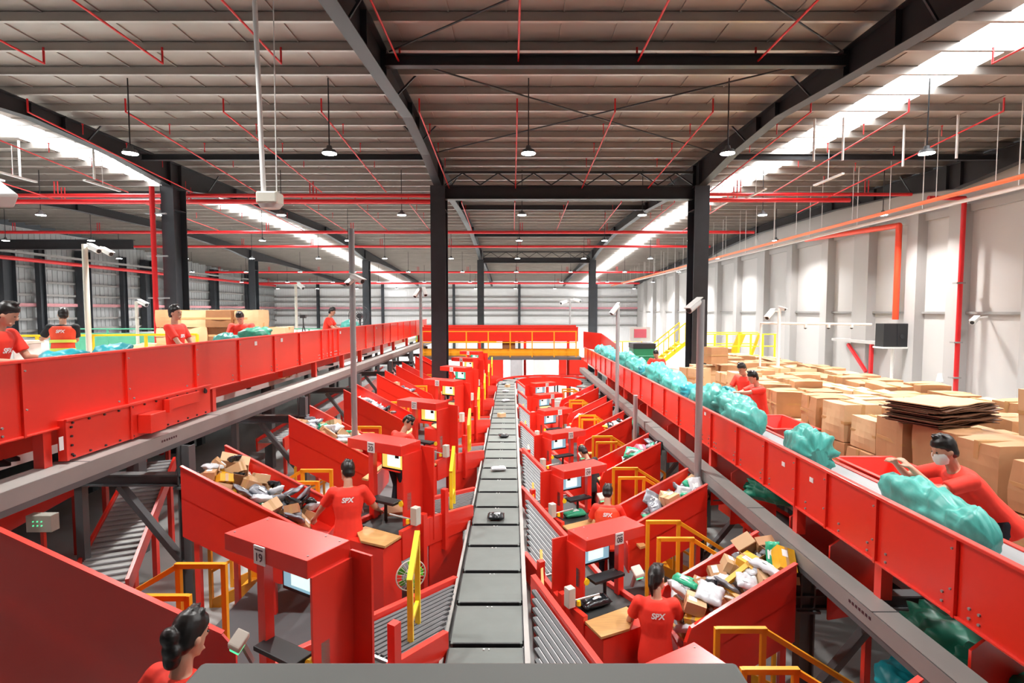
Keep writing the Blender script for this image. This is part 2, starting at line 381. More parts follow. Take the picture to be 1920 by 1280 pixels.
# ------------------------------------------------------------------ high bay lamps
def lamp0():
    t = T('high_bay_lamp', 'round high bay lamp', 'ceiling lamp', (0, 0, 0), 0, 'hanging high bay lamps')
    b = B(); b.tube((0, 0, 0), (0, 0, .07), .16, .13, n=20); b.tube((0, 0, .07), (0, 0, .16), .07, .05, n=14); b.obj('housing', DGREY, t, world=False)
    b = B(); b.tube((0, 0, -.012), (0, 0, -.002), .15, .15, n=20); b.obj('diffuser', LAMPE, t, world=False)
    b = B(); b.tube((0, 0, .16), (0, 0, 1.6), .014, n=6); b.obj('hanging_rod', STEEL, t, world=False)
    return t
L0 = lamp0(); first = True
for j, (y, z) in enumerate(((4.9, 3.43), (12.1, 3.43), (19.9, 3.45), (27.9, 3.55), (35.9, 3.4), (44, 3.1), (52, 2.7), (60, 2.4))):
    for i in range(-6, 4):
        x = .36 + 4.35 * i
        lb = 'lit high bay lamp, %s row from the camera, %s from the left' % (ORD[j], ORD[i + 6])
        if first: t = L0; t.location = (x, y, H + z); t['label'] = lb; first = False
        else: t = dup(L0, (x, y, H + z), 0, lb)
        area_light('lamp_light', (x, y, H + z - .03), .3, .3, LAMP_W * (.42 if j == 0 else 1 if j < 5 else 1.7), parent=None, shape='DISK')  # nearest row is out of view, added at reduced power to brighten the foreground

# ------------------------------------------------------------------ sprinkler pipes
def branch(x, y0, y1, dz, label, n=3, z2=None):
    z = H + dz; t = T('sprinkler_pipe', label, 'pipe', (x, y0, z), 0, 'red sprinkler branch pipes')
    b = B(); b.path([(x, y0, z + .3), (x, y0, z), (x, y1, z if z2 is None else H + z2)], .02, 8); b.obj('pipe', PIPE, t)
    for i in range(1, n + 1):
        yy = y0 + (y1 - y0) * i / (n + 1); h = B(); h.tube((x, yy, z), (x, yy, z + .24), .012, n=6); h.ball((x, yy, z + .26), (.03, .03, .02), 8, 4); h.obj('hanger', PIPE, t)
for i in range(-6, 5):
    x = .12 + 2.27 * i
    side = 'line %s from the left' % ORD[i + 6]
    branch(x, 10.7, 2.5, 4.72, 'red sprinkler pipe under the roof nearest the camera, ' + side, 2)
    branch(x, 12.9 if i != 5 else 11.2, 19.4, 4.6, 'red sprinkler pipe beyond the near cross beam, ' + side, 3, 4.15)
x = 11.4; branch(x, 12.9, 22, 4.62, 'long pinkish red sprinkler pipe hanging below the right skylight', 4, 3.9)
x = -16.5; branch(x, 13, 20, 4.4, 'red sprinkler pipe near the left skylight beyond the red riser', 3, 4.0)
for i in range(-7, 5):
    branch(.12 + 2.27 * i, 23.5, 29.5, 4.6, 'distant red sprinkler pipe beyond the first main, line %s from the left' % ORD[i + 7], 2, 4.3)
def main_pipe(y, dz, x0, x1, r, label, ext=True):
    t = T('sprinkler_main', label, 'pipe', (x0, y, H + dz), 0, 'red sprinkler mains across the hall')
    b = B(); b.tube((x0, y, H + dz), (x1, y, H + dz), r, n=12); b.obj('pipe', PIPE, t)
    xx = x0 + 1.2
    while xx < x1:
        h = B(); h.tube((xx, y, H + dz), (xx, y, H + dz + .5), .02, n=6); h.tube((xx + .12, y, H + dz), (xx + .12, y, H + dz + .5), .02, n=6); h.obj('riser_pair', PIPE, t); xx += 4.54
main_pipe(19.6, 4.08, -22, -2.9, .07, 'thick red sprinkler main crossing behind the left column, upper of the two')
main_pipe(19.9, 3.93, -22, -2.9, .09, 'thick red sprinkler main crossing behind the left column, lower of the two')
main_pipe(19.6, 4.12, 6.8, 14.2, .06, 'red sprinkler main behind the right column, upper of the two')
main_pipe(19.9, 3.98, 6.8, 12.2, .08, 'red sprinkler main behind the right column, lower of the two')
main_pipe(29.5, 4.2, -28, 13, .08, 'red sprinkler main crossing the whole hall halfway back')
main_pipe(36, 4.2, -28, 13, .08, 'red sprinkler main crossing the hall before the farther columns')
main_pipe(50, 3.5, -28, 14, .09, 'red sprinkler main crossing the hall beyond the farther columns')
main_pipe(60, 3.0, -28, 14, .1, 'red sprinkler main crossing the hall close to the back wall')
b = B(); b.tube((-11.95, D1 - .6, 0), (-11.95, D1 - .6, H + 4.1), .08, n=14)
t = T('riser_pipe', 'vertical red fire riser beside the left column', 'pipe', (-11.95, D1 - .6, 0)); b.obj('pipe', PIPE, t)
for z in (H + 3.2, H + 1.8, H + .4): b = B(); b.b2(-12.2, -11.5, D1 - .62, D1 - .56, z, z + .04); b.obj('bracket', POLE, t)
t = T('riser_pipe', 'vertical red fire riser on the right wall beside the wide pilaster', 'pipe', (15.1, 18.4, 0)); b = B()
b.path([(15.1, 18.4, 1.8), (15.1, 18.4, H + 3.75), (13.9, 18.4, H + 3.75)], .075, 12); b.obj('pipe', PIPE, t)
for z in (H - 2.3, H - 1.1, H + .9): b = B(); b.b2(14.9, 15.2, 18.3, 18.5, z, z + .05); b.obj('bracket', GREY, t)
t = T('hose_pipe', 'orange red pipe dropping along the wall to the black speaker box', 'pipe', (15, 21, H)); b = B()
b.path([(15.0, 21.3, H - .35), (15.0, 21.3, H + 3.3), (15.0, 28, H + 3.6)], .11, 12); b.obj('pipe', mat('orange_red_pipe', (.8, .06, .02), .35), t)
# cable trays on rods along the right
t = T('cable_tray', 'orange red pipe run hanging on thin rods along the right side', 'pipe', (12, 5, H + 3.15)); b = B(); b.tube((12.0, 2, H + 3.18), (12.0, 66, H + 3.0), .06, n=10); b.obj('pipe', ORANGE, t)
y = 8.0
while y < 60: h = B(); h.tube((12, y, H + 3.2), (12, y, roofz(y) + .1), .01, n=5); h.obj('hanging_rod', WHITE, t); y += 1.9
t = T('cable_tray', 'white cable tray hanging on thin rods below the orange pipe', 'cable tray', (12.2, 5, H + 2.95)); b = B(); b.b2(12.15, 12.27, 2, 66, H + 2.92, H + 3.0); b.obj('tray', WHITE, t)
y = 7.2
while y < 60: h = B(); h.tube((12.3, y, H + 3.0), (12.3, y, roofz(y) + .1), .014, n=5); h.obj('hanging_rod', WHITE, t); y += 3.1
# left wall runs
b = B(); b.b2(XL + .9, XL + 1.3, 5, 66, H + 3.3, H + 3.42); b.mesh_thing('cable_tray', GREY, 'long grey cable tray along the left wall above the red pipe', 'cable tray', (XL + .8, 20, H + 3.36))
b = B(); b.tube((XL + 1.0, 5, H + 3.0), (XL + 1.0, 66, H + 3.0), .12, n=12); b.mesh_thing('wall_pipe', PIPE, 'long red fire pipe along the left wall below the grey tray', 'pipe', (XL + .8, 20, H + 3.0))
# fluorescent fittings and white drop pipes (left and right)
def tubefit(x, y, z, a, label, L=1.2):
    t = T('tube_light_fitting', label, 'light fitting', (x, y, z), a, 'white tube fittings')
    b = B(); b.b2(-.04, .04, -L / 2, L / 2, 0, .05); b.obj('body', WHITE, t, world=False)
    b = B(); b.tube((0, 0, .05), (0, 0, .9), .01, n=5); b.obj('hanging_rod', WHITE, t, world=False)
for i, (x, y, z) in enumerate(((-14.0, 15.5, 3.75), (-12.9, 17.4, 3.9), (-15.6, 16.2, 3.95), (9.5, 16.6, 3.9), (8.4, 19, 4.0), (8.0, 21, 4.0))):
    tubefit(x, y, H + z, 0, 'unlit white tube fitting hanging %s, %s nearest' % (('near the left skylight', ORD[i]) if i < 3 else ('near the right skylight', ORD[i - 3])), 1.5)
for i, (x, y) in enumerate(((-14.6, 16.4), (-12.4, 16.4), (7.9, 14.5), (8.6, 14.4), (10.6, 15), (11.4, 14.2))):
    b = B(); b.tube((x, y, H + 3.9), (x, y, roofz(y)), .03, n=8); b.mesh_thing('drop_pipe', WHITE, 'white vertical drop pipe under the %s' % ('left skylight, %s from the left' % ORD[i] if i < 2 else 'right skylight, %s from the left' % ORD[i - 2]), 'pipe', (x, y, H + 3.9), 'white drop pipes')

# ------------------------------------------------------------------ floor levels
ZL, ZM = H - 1.67, H - 2.9                 # raised floors: left and right
b = B(); b.b2(XL, -6.0, 2.0, 50, ZL - .2, ZL); S(b, 'floor', CONC)
b = B(); b.b2(4.35, XR, 3.2, 50, ZM - .2, ZM); S(b, 'floor', CONC)
PLL, PLR = H - 3.5, H - 4.27               # station platforms
b = B(); b.b2(-9.5, -3.3, 1, 27, .6, .8); S(b, 'floor', CONC)
b = B(); b.b2(-3.3, -.85, 1, 27, PLL - .15, PLL); S(b, 'floor', DGREY)
b = B(); b.b2(.45, 2.35, 1, 24, PLR - .12, PLR); S(b, 'floor', DGREY)
b = B()
for y in range(4, 48, 5):
    for x in (-6.3, -11, -16): b.b2(x - .1, x + .1, y - .1, y + .1, 0, ZL - .2)
    for x in (4.7, 10): b.b2(x - .1, x + .1, y - .1, y + .1, 0, ZM - .2)
S(b, 'trim_8', DGREY)

# ------------------------------------------------------------------ raised conveyors
def conveyor(nm, label, xi, xo, y0, y1, zt, zb, ribs, legs, zrail, sg):
    t = T('raised_conveyor', label, 'conveyor', (xi, (y0 + y1) / 2, zb))
    ztop = zt
    for (x, s_, n) in ((xi, sg, 'side_panel'), (xo, -sg, 'side_panel')):
        zt = ztop if x == xi else ztop - .31
        b = B(); b.b2(x - .008, x + .008, y0, y1, zb, zt); b.obj(n, RED, t)
        b = B(); b.b2(x - .03, x + .03, y0, y1, zt - .03, zt); b.b2(x - s_ * .008, x + s_ * .03, y0, y1, zb, zb + .02)
        b.obj('rim', REDP, t, bev=.006)
    zt = ztop
    xf = xi + sg * .02
    for y in ribs: b = B(); b.b2(xi, xi + sg * .035, y - .012, y + .012, zb, zt - .03); b.obj('rib', RED, t)
    b = B(); b.b2(xo - sg * .25, xo - sg * .22, y0, y1, zrail - .1, zb + .02); b.obj('lower_skirt', RED, t)
    b = B()
    for y in ribs:
        for d in (-.12, -.2, .12):
            for z in (zb + .06, zb + .13):
                if (int(y * 10) + int(d * 50)) % 3: b.tube((xi + sg * .004, y + d, z), (xi + sg * .02, y + d, z), .011, n=6)
        for z in (zt - .1, (zt + zb) / 2 - .1): b.tube((xi + sg * .02, y + .022, z), (xi + sg * .042, y + .022, z), .009, n=6)
    tag(b.obj('bolts', GREY, t), kind='stuff')
    b = B(); b.b2(min(xi, xo) + .01, max(xi, xo) - .01, y0, y1, zt - .36, zt - .325); b.b2(min(xi, xo) + .02, max(xi, xo) - .02, y0, y1, zb + .05, zb + .1); b.obj('belt', BELTG, t)
    for y in legs:
        for x in (xi - sg * .06, xo + sg * .05):
            b = B(); b.b2(x - .05, x + .05, y - .045, y + .045, zrail, zb + .1); b.obj('leg', REDP, t)
    return t
RL = [1.0, 2.2, 3.4, 4.83, 6.15, 7.5, 8.7, 10.0, 11.2, 12.5, 13.0, 13.3, 13.7, 15.2, 16.3, 17.3, 18.5, 19.6, 20.9, 22, 23.4, 24.8, 26.2]
cl = conveyor('L', 'long red high-sided conveyor raised along the left, with workers behind it', -4.4, -5.25, 0.5, 28, H - .44, H - 1.144, RL, [5.1, 8.0, 12.2, 14.2, 15.9, 18.6, 20.4, 23, 26], H - 1.5, 1)
RR = [3.8, 4.65, 5.4, 6.0, 6.75, 7.6, 8.6, 9.2, 9.35, 10.3, 11.3, 12.3, 13.4, 14.4, 15.4, 16.4, 17.4, 18.5, 19.5, 20.6, 21.7, 22.8]
cr = conveyor('R', 'long red high-sided conveyor along the right carrying teal sacks', 3.2, 4.12, 1.5, 24, H - 1.606, H - 2.205, RR, [3.0, 4.65, 6.05, 8.7, 10.3, 12.8, 15.5, 18.2, 21], H - 2.52, -1)
# drive cover of the left conveyor
b = B(); b.b2(-4.4, -4.33, 5.2, 7.75, H - 1.46, H - 1.06); b.b2(-4.33, -4.30, 5.2, 7.75, H - 1.075, H - 1.05); b.b2(-4.33, -4.31, 5.2, 5.23, H - 1.46, H - 1.06); b.b2(-4.33, -4.31, 6.1, 6.13, H - 1.46, H - 1.08)
b.obj('drive_cover', REDP, cl, bev=.004)
b = B(); b.b2(-4.33, -4.17, 6.22, 6.5, H - 1.42, H - 1.2); b.obj('motor_box', REDP, cl, bev=.006)
b = B(); b.b2(-4.33, -4.28, 6.75, 7.4, H - 1.24, H - 1.1); b.b2(-4.33, -4.24, 6.68, 6.74, H - 1.26, H - 1.1); b.obj('access_flap', REDP, cl, bev=.004)
b = B()
for i in range(12): b.tube((-4.33, 5.3 + i * .21, H - 1.1), (-4.315, 5.3 + i * .21, H - 1.1), .012, n=6); b.tube((-4.33, 5.3 + i * .21, H - 1.43), (-4.315, 5.3 + i * .21, H - 1.43), .012, n=6)
for i in range(4): b.tube((-4.33, 5.28, H - 1.14 - .09 * i), (-4.315, 5.28, H - 1.14 - .09 * i), .012, n=6)
b.obj('cover_bolts', STEEL, cl)
b = B(); b.tube((-4.31, 7.58, H - 1.13), (-4.29, 7.58, H - 1.13), .03, n=12); b.obj('lock', BLACK, cl)
def sticker(par, x, y, z, a, h, sg):
    b = B(); b.b2(x, x + sg * .004, y - a / 2, y + a / 2, z - h / 2, z + h / 2); b.obj('sticker', PAPER, par)
sticker(cl, -4.28, 5.1, H - 1.26, .05, .13, 1)
for y in (9.3, 10.35, 13.9, 17.6): sticker(cl, -4.39, y, H - .56, .09, .07, 1)
for y in (5.7, 6.3, 8.9): sticker(cr, 3.19, y, H - 1.80 if y < 8 else H - 1.7, .07, .05, -1)
# grey cover rails under both conveyors
def rail(label, xi, xo, z, y0, y1, sg):
    t = T('cover_rail', label, 'rail', (xi, 14, z))
    b = B(); b.b2(xi, xo, y0, y1, z - .02, z); b.obj('top_cover', RAILM, t)
    b = B(); b.b2(xi - .006, xi + .006, y0, y1, z - .15, z); b.obj('side_cover', GREY, t)
    b = B(); b.b2(min(xi, xo), max(xi, xo), y0, y1, z - .21, z - .15); b.obj('underside_profile', DGREY, t)
    b = B(); yy = y0 + 1
    while yy < y1: b.b2(xi, xo, yy, yy + .012, z, z + .003); yy += 2.4
    b.obj('joint', DGREY, t); return t
rl = rail('long grey cover rail running beneath the left red conveyor', -4.18, -4.52, H - 1.49, -.5, 29, 1)
rr = rail('long grey cover rail running beneath the right red conveyor', 3.0, 3.22, H - 2.51, 1.0, 24, -1)
for (y, par, x, z, sg) in ((6.4, rl, -4.172, H - 1.57, 1), (4.4, rr, 2.992, H - 2.58, -1), (3.3, rl, -4.172, H - 1.56, 1)):
    b = B()
    for i in range(7): b.b2(x, x + sg * .002, y + i * .045, y + i * .045 + .025, z, z + .025)
    b.obj('stencil_marks', TEXTK, par)
def support(sg, x, y, z, zbeam, label, base):
    t = T('support_frame', label, 'support frame', (x, y, base), 0, 'grey support frames')
    b = B()
    b.b2(x - .06, x + .06, y - .012, y + .012, base, z)
    for s_ in (-1, 1): b.b2(x + s_ * .07 - .008, x + s_ * .07 + .008, y - .07, y + .07, base, z)
    b.obj('post', DGREY, t)
    xe = x + sg * 1.45
    b = B(); b.bar((x - sg * .12, y, zbeam), (xe, y, zbeam), .14, .02); b.bar((x - sg * .12, y, zbeam + .13), (xe, y, zbeam + .13), .14, .02); b.bar((x - sg * .12, y, zbeam + .065), (xe, y, zbeam + .065), .014, .13); b.obj('cross_beam', DGREY, t)
    b = B(); b.b2(xe - sg * .1 - .05, xe - sg * .1 + .05, y - .05, y + .05, base, zbeam); b.obj('rear_post', DGREY, t)
    b = B(); b.bar((x + sg * .85, y, zbeam - .02), (x + sg * .05, y, zbeam - 1.05), .1, .07); b.obj('diagonal_brace', DGREY, t)
    b = B(); b.b2(x - .12, x + .12, y - .1, y + .1, zbeam - .04, zbeam - .015); b.b2(x - .13, x + .13, y - .12, y + .12, base, base + .02); b.obj('joint_plate', DGREY, t)
for k in range(6):
    support(-1, -4.13, 6.8 + 3.85 * k, H - 1.7, H - 2.2, 'grey support frame under the left conveyor, %s nearest' % ORD[k], .8)
for k in range(6):
    support(1, 3.1, 5.6 + 3.26 * k, H - 2.72, H - 3.12, 'grey support frame under the right conveyor, %s nearest' % ORD[k], 0)

# ------------------------------------------------------------------ sorter
t = T('crossbelt_sorter', 'long crossbelt sorter with grey trays running down the middle of the hall', 'sorter', (-.22, 12, 0)); sorter = t
zs = H - 2.85
def tray_mesh():
    b = B(); n = 8; L, W_, c = .60, .62, .03
    for i in range(n):
        y0, y1 = -L / 2 + L * i / n, -L / 2 + L * (i + 1) / n
        z0, z1 = [-.012 * (2 * y / L) ** 4 for y in (y0, y1)]
        b.add([(-W_ / 2, y0, z0), (W_ / 2, y0, z0), (W_ / 2, y1, z1), (-W_ / 2, y1, z1), (-W_ / 2 + .0, y0, -.05), (W_ / 2, y0, -.05), (W_ / 2, y1, -.05), (-W_ / 2, y1, -.05)],
              [(0, 1, 2, 3), (7, 6, 5, 4), (1, 5, 6, 2), (0, 3, 7, 4)] + ([(0, 4, 5, 1)] if i == 0 else []) + ([(3, 2, 6, 7)] if i == n - 1 else []), False)
    b.mi = 1; b.b2(-.025, -.01, L / 2 - .045, L / 2 - .03, -.01, .002); b.b2(.02, .03, L / 2 - .045, L / 2 - .03, -.01, .002)
    b.mi = 2; b.b2(-W_ / 2 + .02, W_ / 2 - .02, -L / 2 - .012, -L / 2 + .005, -.045, -.004); b.b2(-W_ / 2 - .012, -W_ / 2, -L / 2 + .02, L / 2 - .02, -.05, .002); b.b2(W_ / 2, W_ / 2 + .01, -L / 2 + .02, L / 2 - .02, -.05, .002)
    return b.mesh('tray', [TRAY, WHITE, BLACK])
tm = tray_mesh()
def put_tray(x, y, a=0):
    o = bpy.data.objects.new('tray', tm); C.objects.link(o); o.parent = t; o.location = Vector((x, y, zs)) - Vector(t.location); o.rotation_euler = (0, 0, a)
y = 4.5 - .657 * 4 + .3285
while y < 21.4: put_tray(-.22, y); y += .657
for i in range(10):
    a = PI - (i + .4) * .395; put_tray(1.45 + 1.67 * math.cos(a), 21.45 + 1.67 * math.sin(a), a - PI)
b = B(); b.b2(-.54, .09, 1.6, 21.4, zs - .2, zs - .09); b.obj('drive_bed', BLACK, t)
b = B(); b.b2(.105, .15, 1.6, 21.4, zs - .16, zs - .005); b.b2(-.60, -.57, 1.6, 21.4, zs - .16, zs - .03); b.obj('frame_rail', RAILM, t)
b = B()
for yy in range(2, 22, 2):
    for x in (-.5, .06): b = B(); b.b2(x - .03, x + .03, yy - .04, yy + .04, 0, zs - .2); b.obj('leg', DGREY, t)
for R_, n in ((1.28, 'inner_guard'), (2.07, 'outer_guard')):
    b = B(); N = 20
    for i in range(N):
        a0, a1 = PI - PI * 1.05 * i / N, PI - PI * 1.05 * (i + 1) / N
        b.bar((1.45 + R_ * math.cos(a0), 21.45 + R_ * math.sin(a0), zs - .1), (1.45 + R_ * math.cos(a1), 21.45 + R_ * math.sin(a1), zs - .1), .03, .34)
    b.obj(n, RED, t)
for i in range(6):
    a0 = PI - PI * (i + .5) / 6
    for rr_ in (1.35, 2.0): b = B(); b.b2(1.45 + rr_ * math.cos(a0) - .03, 1.45 + rr_ * math.cos(a0) + .03, 21.45 + rr_ * math.sin(a0) - .03, 21.45 + rr_ * math.sin(a0) + .03, 0, zs - .25); b.obj('leg', DGREY, t)

# ------------------------------------------------------------------ scanning stations, infeeds, chutes
CA, SA = .866, .5
class Fr:
    """station frame: u outwards, v towards the sorter; side -1 left, +1 right"""
    def __init__(s, sg, cx, cy): s.sg, s.cx, s.cy = sg, cx, cy
    def p(s, u, v, z): return Vector((s.sg * (s.cx + CA * u - SA * v), s.cy + SA * u + CA * v, z))
    def box(s, b, u0, u1, v0, v1, z0, z1, z2=None, z3=None):
        """z0,z1 at v0; z2,z3 at v1 (sloped along v)"""
        z2 = z0 if z2 is None else z2; z3 = z1 if z3 is None else z3
        vs = [s.p(u0, v0, z0), s.p(u1, v0, z0), s.p(u1, v1, z2), s.p(u0, v1, z2), s.p(u0, v0, z1), s.p(u1, v0, z1), s.p(u1, v1, z3), s.p(u0, v1, z3)]
        fs = [(0, 3, 2, 1), (4, 5, 6, 7), (0, 1, 5, 4), (2, 3, 7, 6), (0, 4, 7, 3), (1, 2, 6, 5)]
        if s.sg < 0: fs = [f[::-1] for f in fs]
        b.add(vs, fs)
SIDE = {-1: dict(cx=1.33, cy=3.44, s=2.98, zc=H - 1.62, zr=H - 2.55, zf=PLL, UL=.89, VL=.37, edge=.585, nm='left'),
        1: dict(cx=.805, cy=5.74, s=2.52, zc=H - 2.48, zr=H - 3.17, zf=PLR, UL=.85, VL=.35, edge=.185, nm='right')}
def sign(F, t, P, num):
    b = B(); u0 = .42 if F.sg < 0 else .40; F.box(b, u0, u0 + .115, -.012, -.002, P['zc'] - .135, P['zc'] - .005); o = b.obj('number_sign', WHITE, t)
    d = (F.p(1, 0, 0) - F.p(0, 0, 0)) * F.sg; c = F.p(u0 + .0575, -.015, P['zc'] - .085)
    put_text(num, .085, c, d, (0, 0, 1), TEXTK, o, 'number', .0012)
    b = B(); F.box(b, u0 + .015, u0 + .1, -.014, -.012, P['zc'] - .035, P['zc'] - .025); b.obj('header_line', TEXTK, o)
def station(sg, num, scr):
    P = SIDE[sg]; F = Fr(sg, P['cx'], P['cy']); zc, zr, UL, VL = P['zc'], P['zr'], P['UL'], P['VL']
    t = T('scanning_station', 'x', 'scanning station', (sg * P['cx'], P['cy'], P['zf']), 0, 'red scanning stations')
    b = B(); F.box(b, 0, UL, 0, VL, zc - .125, zc); b.obj('canopy', RED, t, bev=.004)
    b = B()
    for (u, v) in ((.05, .05), (UL - .05, .05), (.05, VL - .05), (UL - .05, VL - .05), (.2, VL - .04)): p = F.p(u, v, zc); b.tube(p, p + Vector((0, 0, .004)), .008, n=8)
    b.obj('screw_heads', GREY, t)
    b = B(); F.box(b, .47, .55, .02, .09, zr - .1, zc - .12); b.obj('post', REDP, t)
    b = B(); F.box(b, -.02, .0, .02, VL, zr - .05, zc - .12); b.obj('side_panel', REDP, t)
    b = B(); F.box(b, -.2, .0, VL, VL + .02, zr - .3, zc - .07); b.obj('rear_plate', REDP, t)
    b = B(); F.box(b, -.24, -.17, .55, .62, zr - .5, zr + .28); F.box(b, -.24, -.17, .12, .19, zr - .9, zr + .1); b.obj('sensor_post', REDP, t)
    m = B(); F.box(m, .08, .46, .16, .20, zc - .37, zc - .125); mo = m.obj('monitor', BLACK, t)
    m = B(); F.box(m, .095, .445, .157, .16, zc - .345, zc - .135); so = m.obj('screen', scr, mo)
    m = B(); F.box(m, .15, .36, .153, .157, zc - .32, zc - .155); m.obj('window_area', SCR_W, mo)
    m = B(); F.box(m, .17, .23, .150, .153, zc - .21, zc - .165); m.obj('image_area', BLACK, mo)
    m = B(); F.box(m, .08, .5, -.06, .1, zr + .20, zr + .235); m.obj('keyboard_tray', BLACK, t, bev=.006)
    m = B(); m.tube(F.p(.3, .05, zr - .1), F.p(.3, .05, zr + .2), .02, n=8); m.obj('tray_stand', BLACK, t)
    m = B(); m.tube(F.p(.1, -.1, zr + .12), F.p(-.2, .02, zr + .06), .012, n=8); m.obj('swing_arm', ALU, t)
    m = B(); F.box(m, -.26, -.17, -.04, .05, zr + .02, zr + .23); cb = m.obj('control_box', OFFW, t, bev=.006)
    m = B()
    for i in range(3): m.tube(F.p(-.165, -.0, zr + .07 + .055 * i), F.p(-.15, -.0, zr + .07 + .055 * i), .012, n=8)
    m.obj('button', BLACK, cb)
    m = B(); p = F.p(-.13, -.04, zr + .03); m.tube(p, p + Vector((0, 0, .05)), .025, .02, n=12); m.obj('beacon', YEL2, cb)
    m = B(); F.box(m, -.02, .03, .08, .16, zr + .12, zr + .34); b2 = m.obj('junction_box', DGREY if sg > 0 else OFFW, t, bev=.004)
    m = B(); p = F.p(.02, .05, zr + .22); m.tube(p, p + (F.p(0, -1, 0) - F.p(0, 0, 0)) * .04, .035, n=14); m.obj('emergency_button', YEL2, b2)
    m = B(); F.box(m, .66, .8, -.06, .03, zr + .12, zr + .16, zr + .2, zr + .235); sc = m.obj('scanner', OFFW, t, bev=.01)
    m = B(); F.box(m, .68, .78, -.055, .0, zr + .105, zr + .12, zr + .15, zr + .165); m.obj('scan_window', LEDG, sc)
    m = B(); m.bar(F.p(.72, .0, zr + .16), F.p(.75, .1, zr - .05), .03); m.obj('scanner_bracket', GREY, sc)
    return t
def infeed(sg):
    P = SIDE[sg]; F = Fr(sg, P['cx'], P['cy']); zr = P['zr']; ze = zs + .06; e = P['edge']; s_ = P
    t = T('infeed_conveyor', 'x', 'conveyor', (sg * P['cx'], P['cy'], P['zf']), 0, 'black infeed conveyors')
    vend = lambda u: (P['cx'] + CA * u - e) / SA
    vm = .62
    zz = lambda v: zr if v < .3 else zr + (ze - zr) * (v - .3) / (vend(.2) - .3)
    u0, u1 = -.13, .5
    b = B(); F.box(b, u0, u1, -.2, .3, zr - .1, zr - .05); F.box(b, u0, u1, .3, vm, zr - .1, zr - .05, zz(vm) - .1, zz(vm) - .05); b.obj('belt', BELT, t)
    for (ua, ub) in ((u0 - .06, u0), (u1, u1 + .06)):
        ve = vend(ua if ua > .3 else ub)
        b = B(); F.box(b, ua, ub, -.2, .3, zr - .35, zr); F.box(b, ua, ub, .3, ve, zr - .35, zr, zz(ve) - .3, zz(ve)); b.obj('side_rail', REDP, t, bev=.005)
    b = B(); F.box(b, u0 - .02, u1 + .02, vm + .01, vm + .035, zz(vm) - .06, zz(vm) - .035); b.obj('divider_bar', ALU, t)
    b = B(); c = B(); n = 11
    for i in range(n):
        ua = u0 + .02 + (u1 - u0 - .03) * i / n; ub = ua + (u1 - u0) / n * .62; ve = vend(ua) - .01
        if ve > vm + .1: F.box(b, ua, ub, vm + .07, ve, zz(vm) - .075, zz(vm) - .045, zz(ve) - .075, zz(ve) - .045); F.box(c, ub + .004, ub + .014, vm + .05, ve, zz(vm) - .09, zz(vm) - .052, zz(ve) - .09, zz(ve) - .052)
    b.obj('belt_strips', DGREY, t); c.obj('strip_guides', ALU, t)
    b = B(); ve = vend(u0); F.box(b, u0, u1, vm + .04, ve, zz(vm) - .2, zz(vm) - .1, zz(ve) - .2, zz(ve) - .1); b.obj('bed_plate', BLACK, t)
    b = B(); F.box(b, u0 - .05, u0 - .03, .3, vend(u0) - .25, zr - 1.0, zr - .3, zz(vend(u0)) - .95, zz(vend(u0)) - .28); b.obj('skirt_panel', RED, t)
    b = B(); F.box(b, -.17, .46, -.5, -.2, P['zf'], zr - .1); b.obj('cabinet', REDP, t)
    b = B()
    for (u, v) in ((-.1, .2), (.45, .2), (.45, 1.2)): b = B(); F.box(b, u - .035, u + .035, v, v + .07, P['zf'] if v < 1 or sg < 0 else 0, zz(v) - .3); b.obj('leg', REDP, t)
    return t
def table(sg):
    P = SIDE[sg]; F = Fr(sg, P['cx'], P['cy']); zr = P['zr']
    t = T('work_table', 'x', 'work table', (sg * P['cx'], P['cy'], P['zf']), 0, 'plywood work tables')
    pts = [F.p(-.17, -.2, zr - .08), F.p(-.2, -.5, zr - .08), F.p(.14, -.53, zr - .08), F.p(.38, -.36, zr - .08), F.p(.40, -.2, zr - .08)]
    b = B(); b.prism(pts[::1] if sg > 0 else pts[::-1], (0, 0, .028)); b.obj('table_top', WOOD, t, bev=.003)
    b = B()
    b.prism([F.p(.62, -.62, zr - .12), F.p(.72, -.58, zr - .12), F.p(.62, -1.15, zr - .2), F.p(.5, -1.15, zr - .2)], (0, 0, .03)); b.obj('side_board', WOOD, t)
    return t
def guard(sg):
    P = SIDE[sg]; dx, dy, z0, z1 = (-.5, .85, H - 3.0, H - 1.95) if sg < 0 else (-.46, .2, H - 3.6, H - 2.85)
    x, y = sg * (P['cx'] + dx), P['cy'] + dy; m = YEL2 if sg < 0 else YEL; L = .34; r = .045 if sg < 0 else .03
    t = T('guard_barrier', 'x', 'guard barrier', (x, y, z0), 0, 'yellow guard frames')
    b = B(); b.b2(x - r / 2, x + r / 2, y, y + r, z0, z1 - .22); b.b2(x - r / 2, x + r / 2, y + L, y + L + r, z0, z1); b.obj('post', m, t)
    b = B(); b.bar((x, y, z1 - .24), (x, y + L + r, z1 + .01), r, r); b.obj('slanted_bar', m, t)
    b = B(); b.bar((x, y, z0 + .1), (x, y + L, z0 + .1), r * .7, r * .7); b.bar((x, y, z0 + .45), (x, y + L, z0 + .45), r * .7, r * .7)
    b.obj('cross_bar', m, t)
    b = B(); b.b2(x - .03, x + .03, y - .03, y + L + .08, z0 - .03, z0); b.b2(x - .03, x + .03, y + .1, y + .16, (PLL if sg < 0 else 0) , z0); b.obj('base', REDP, t)
    return t
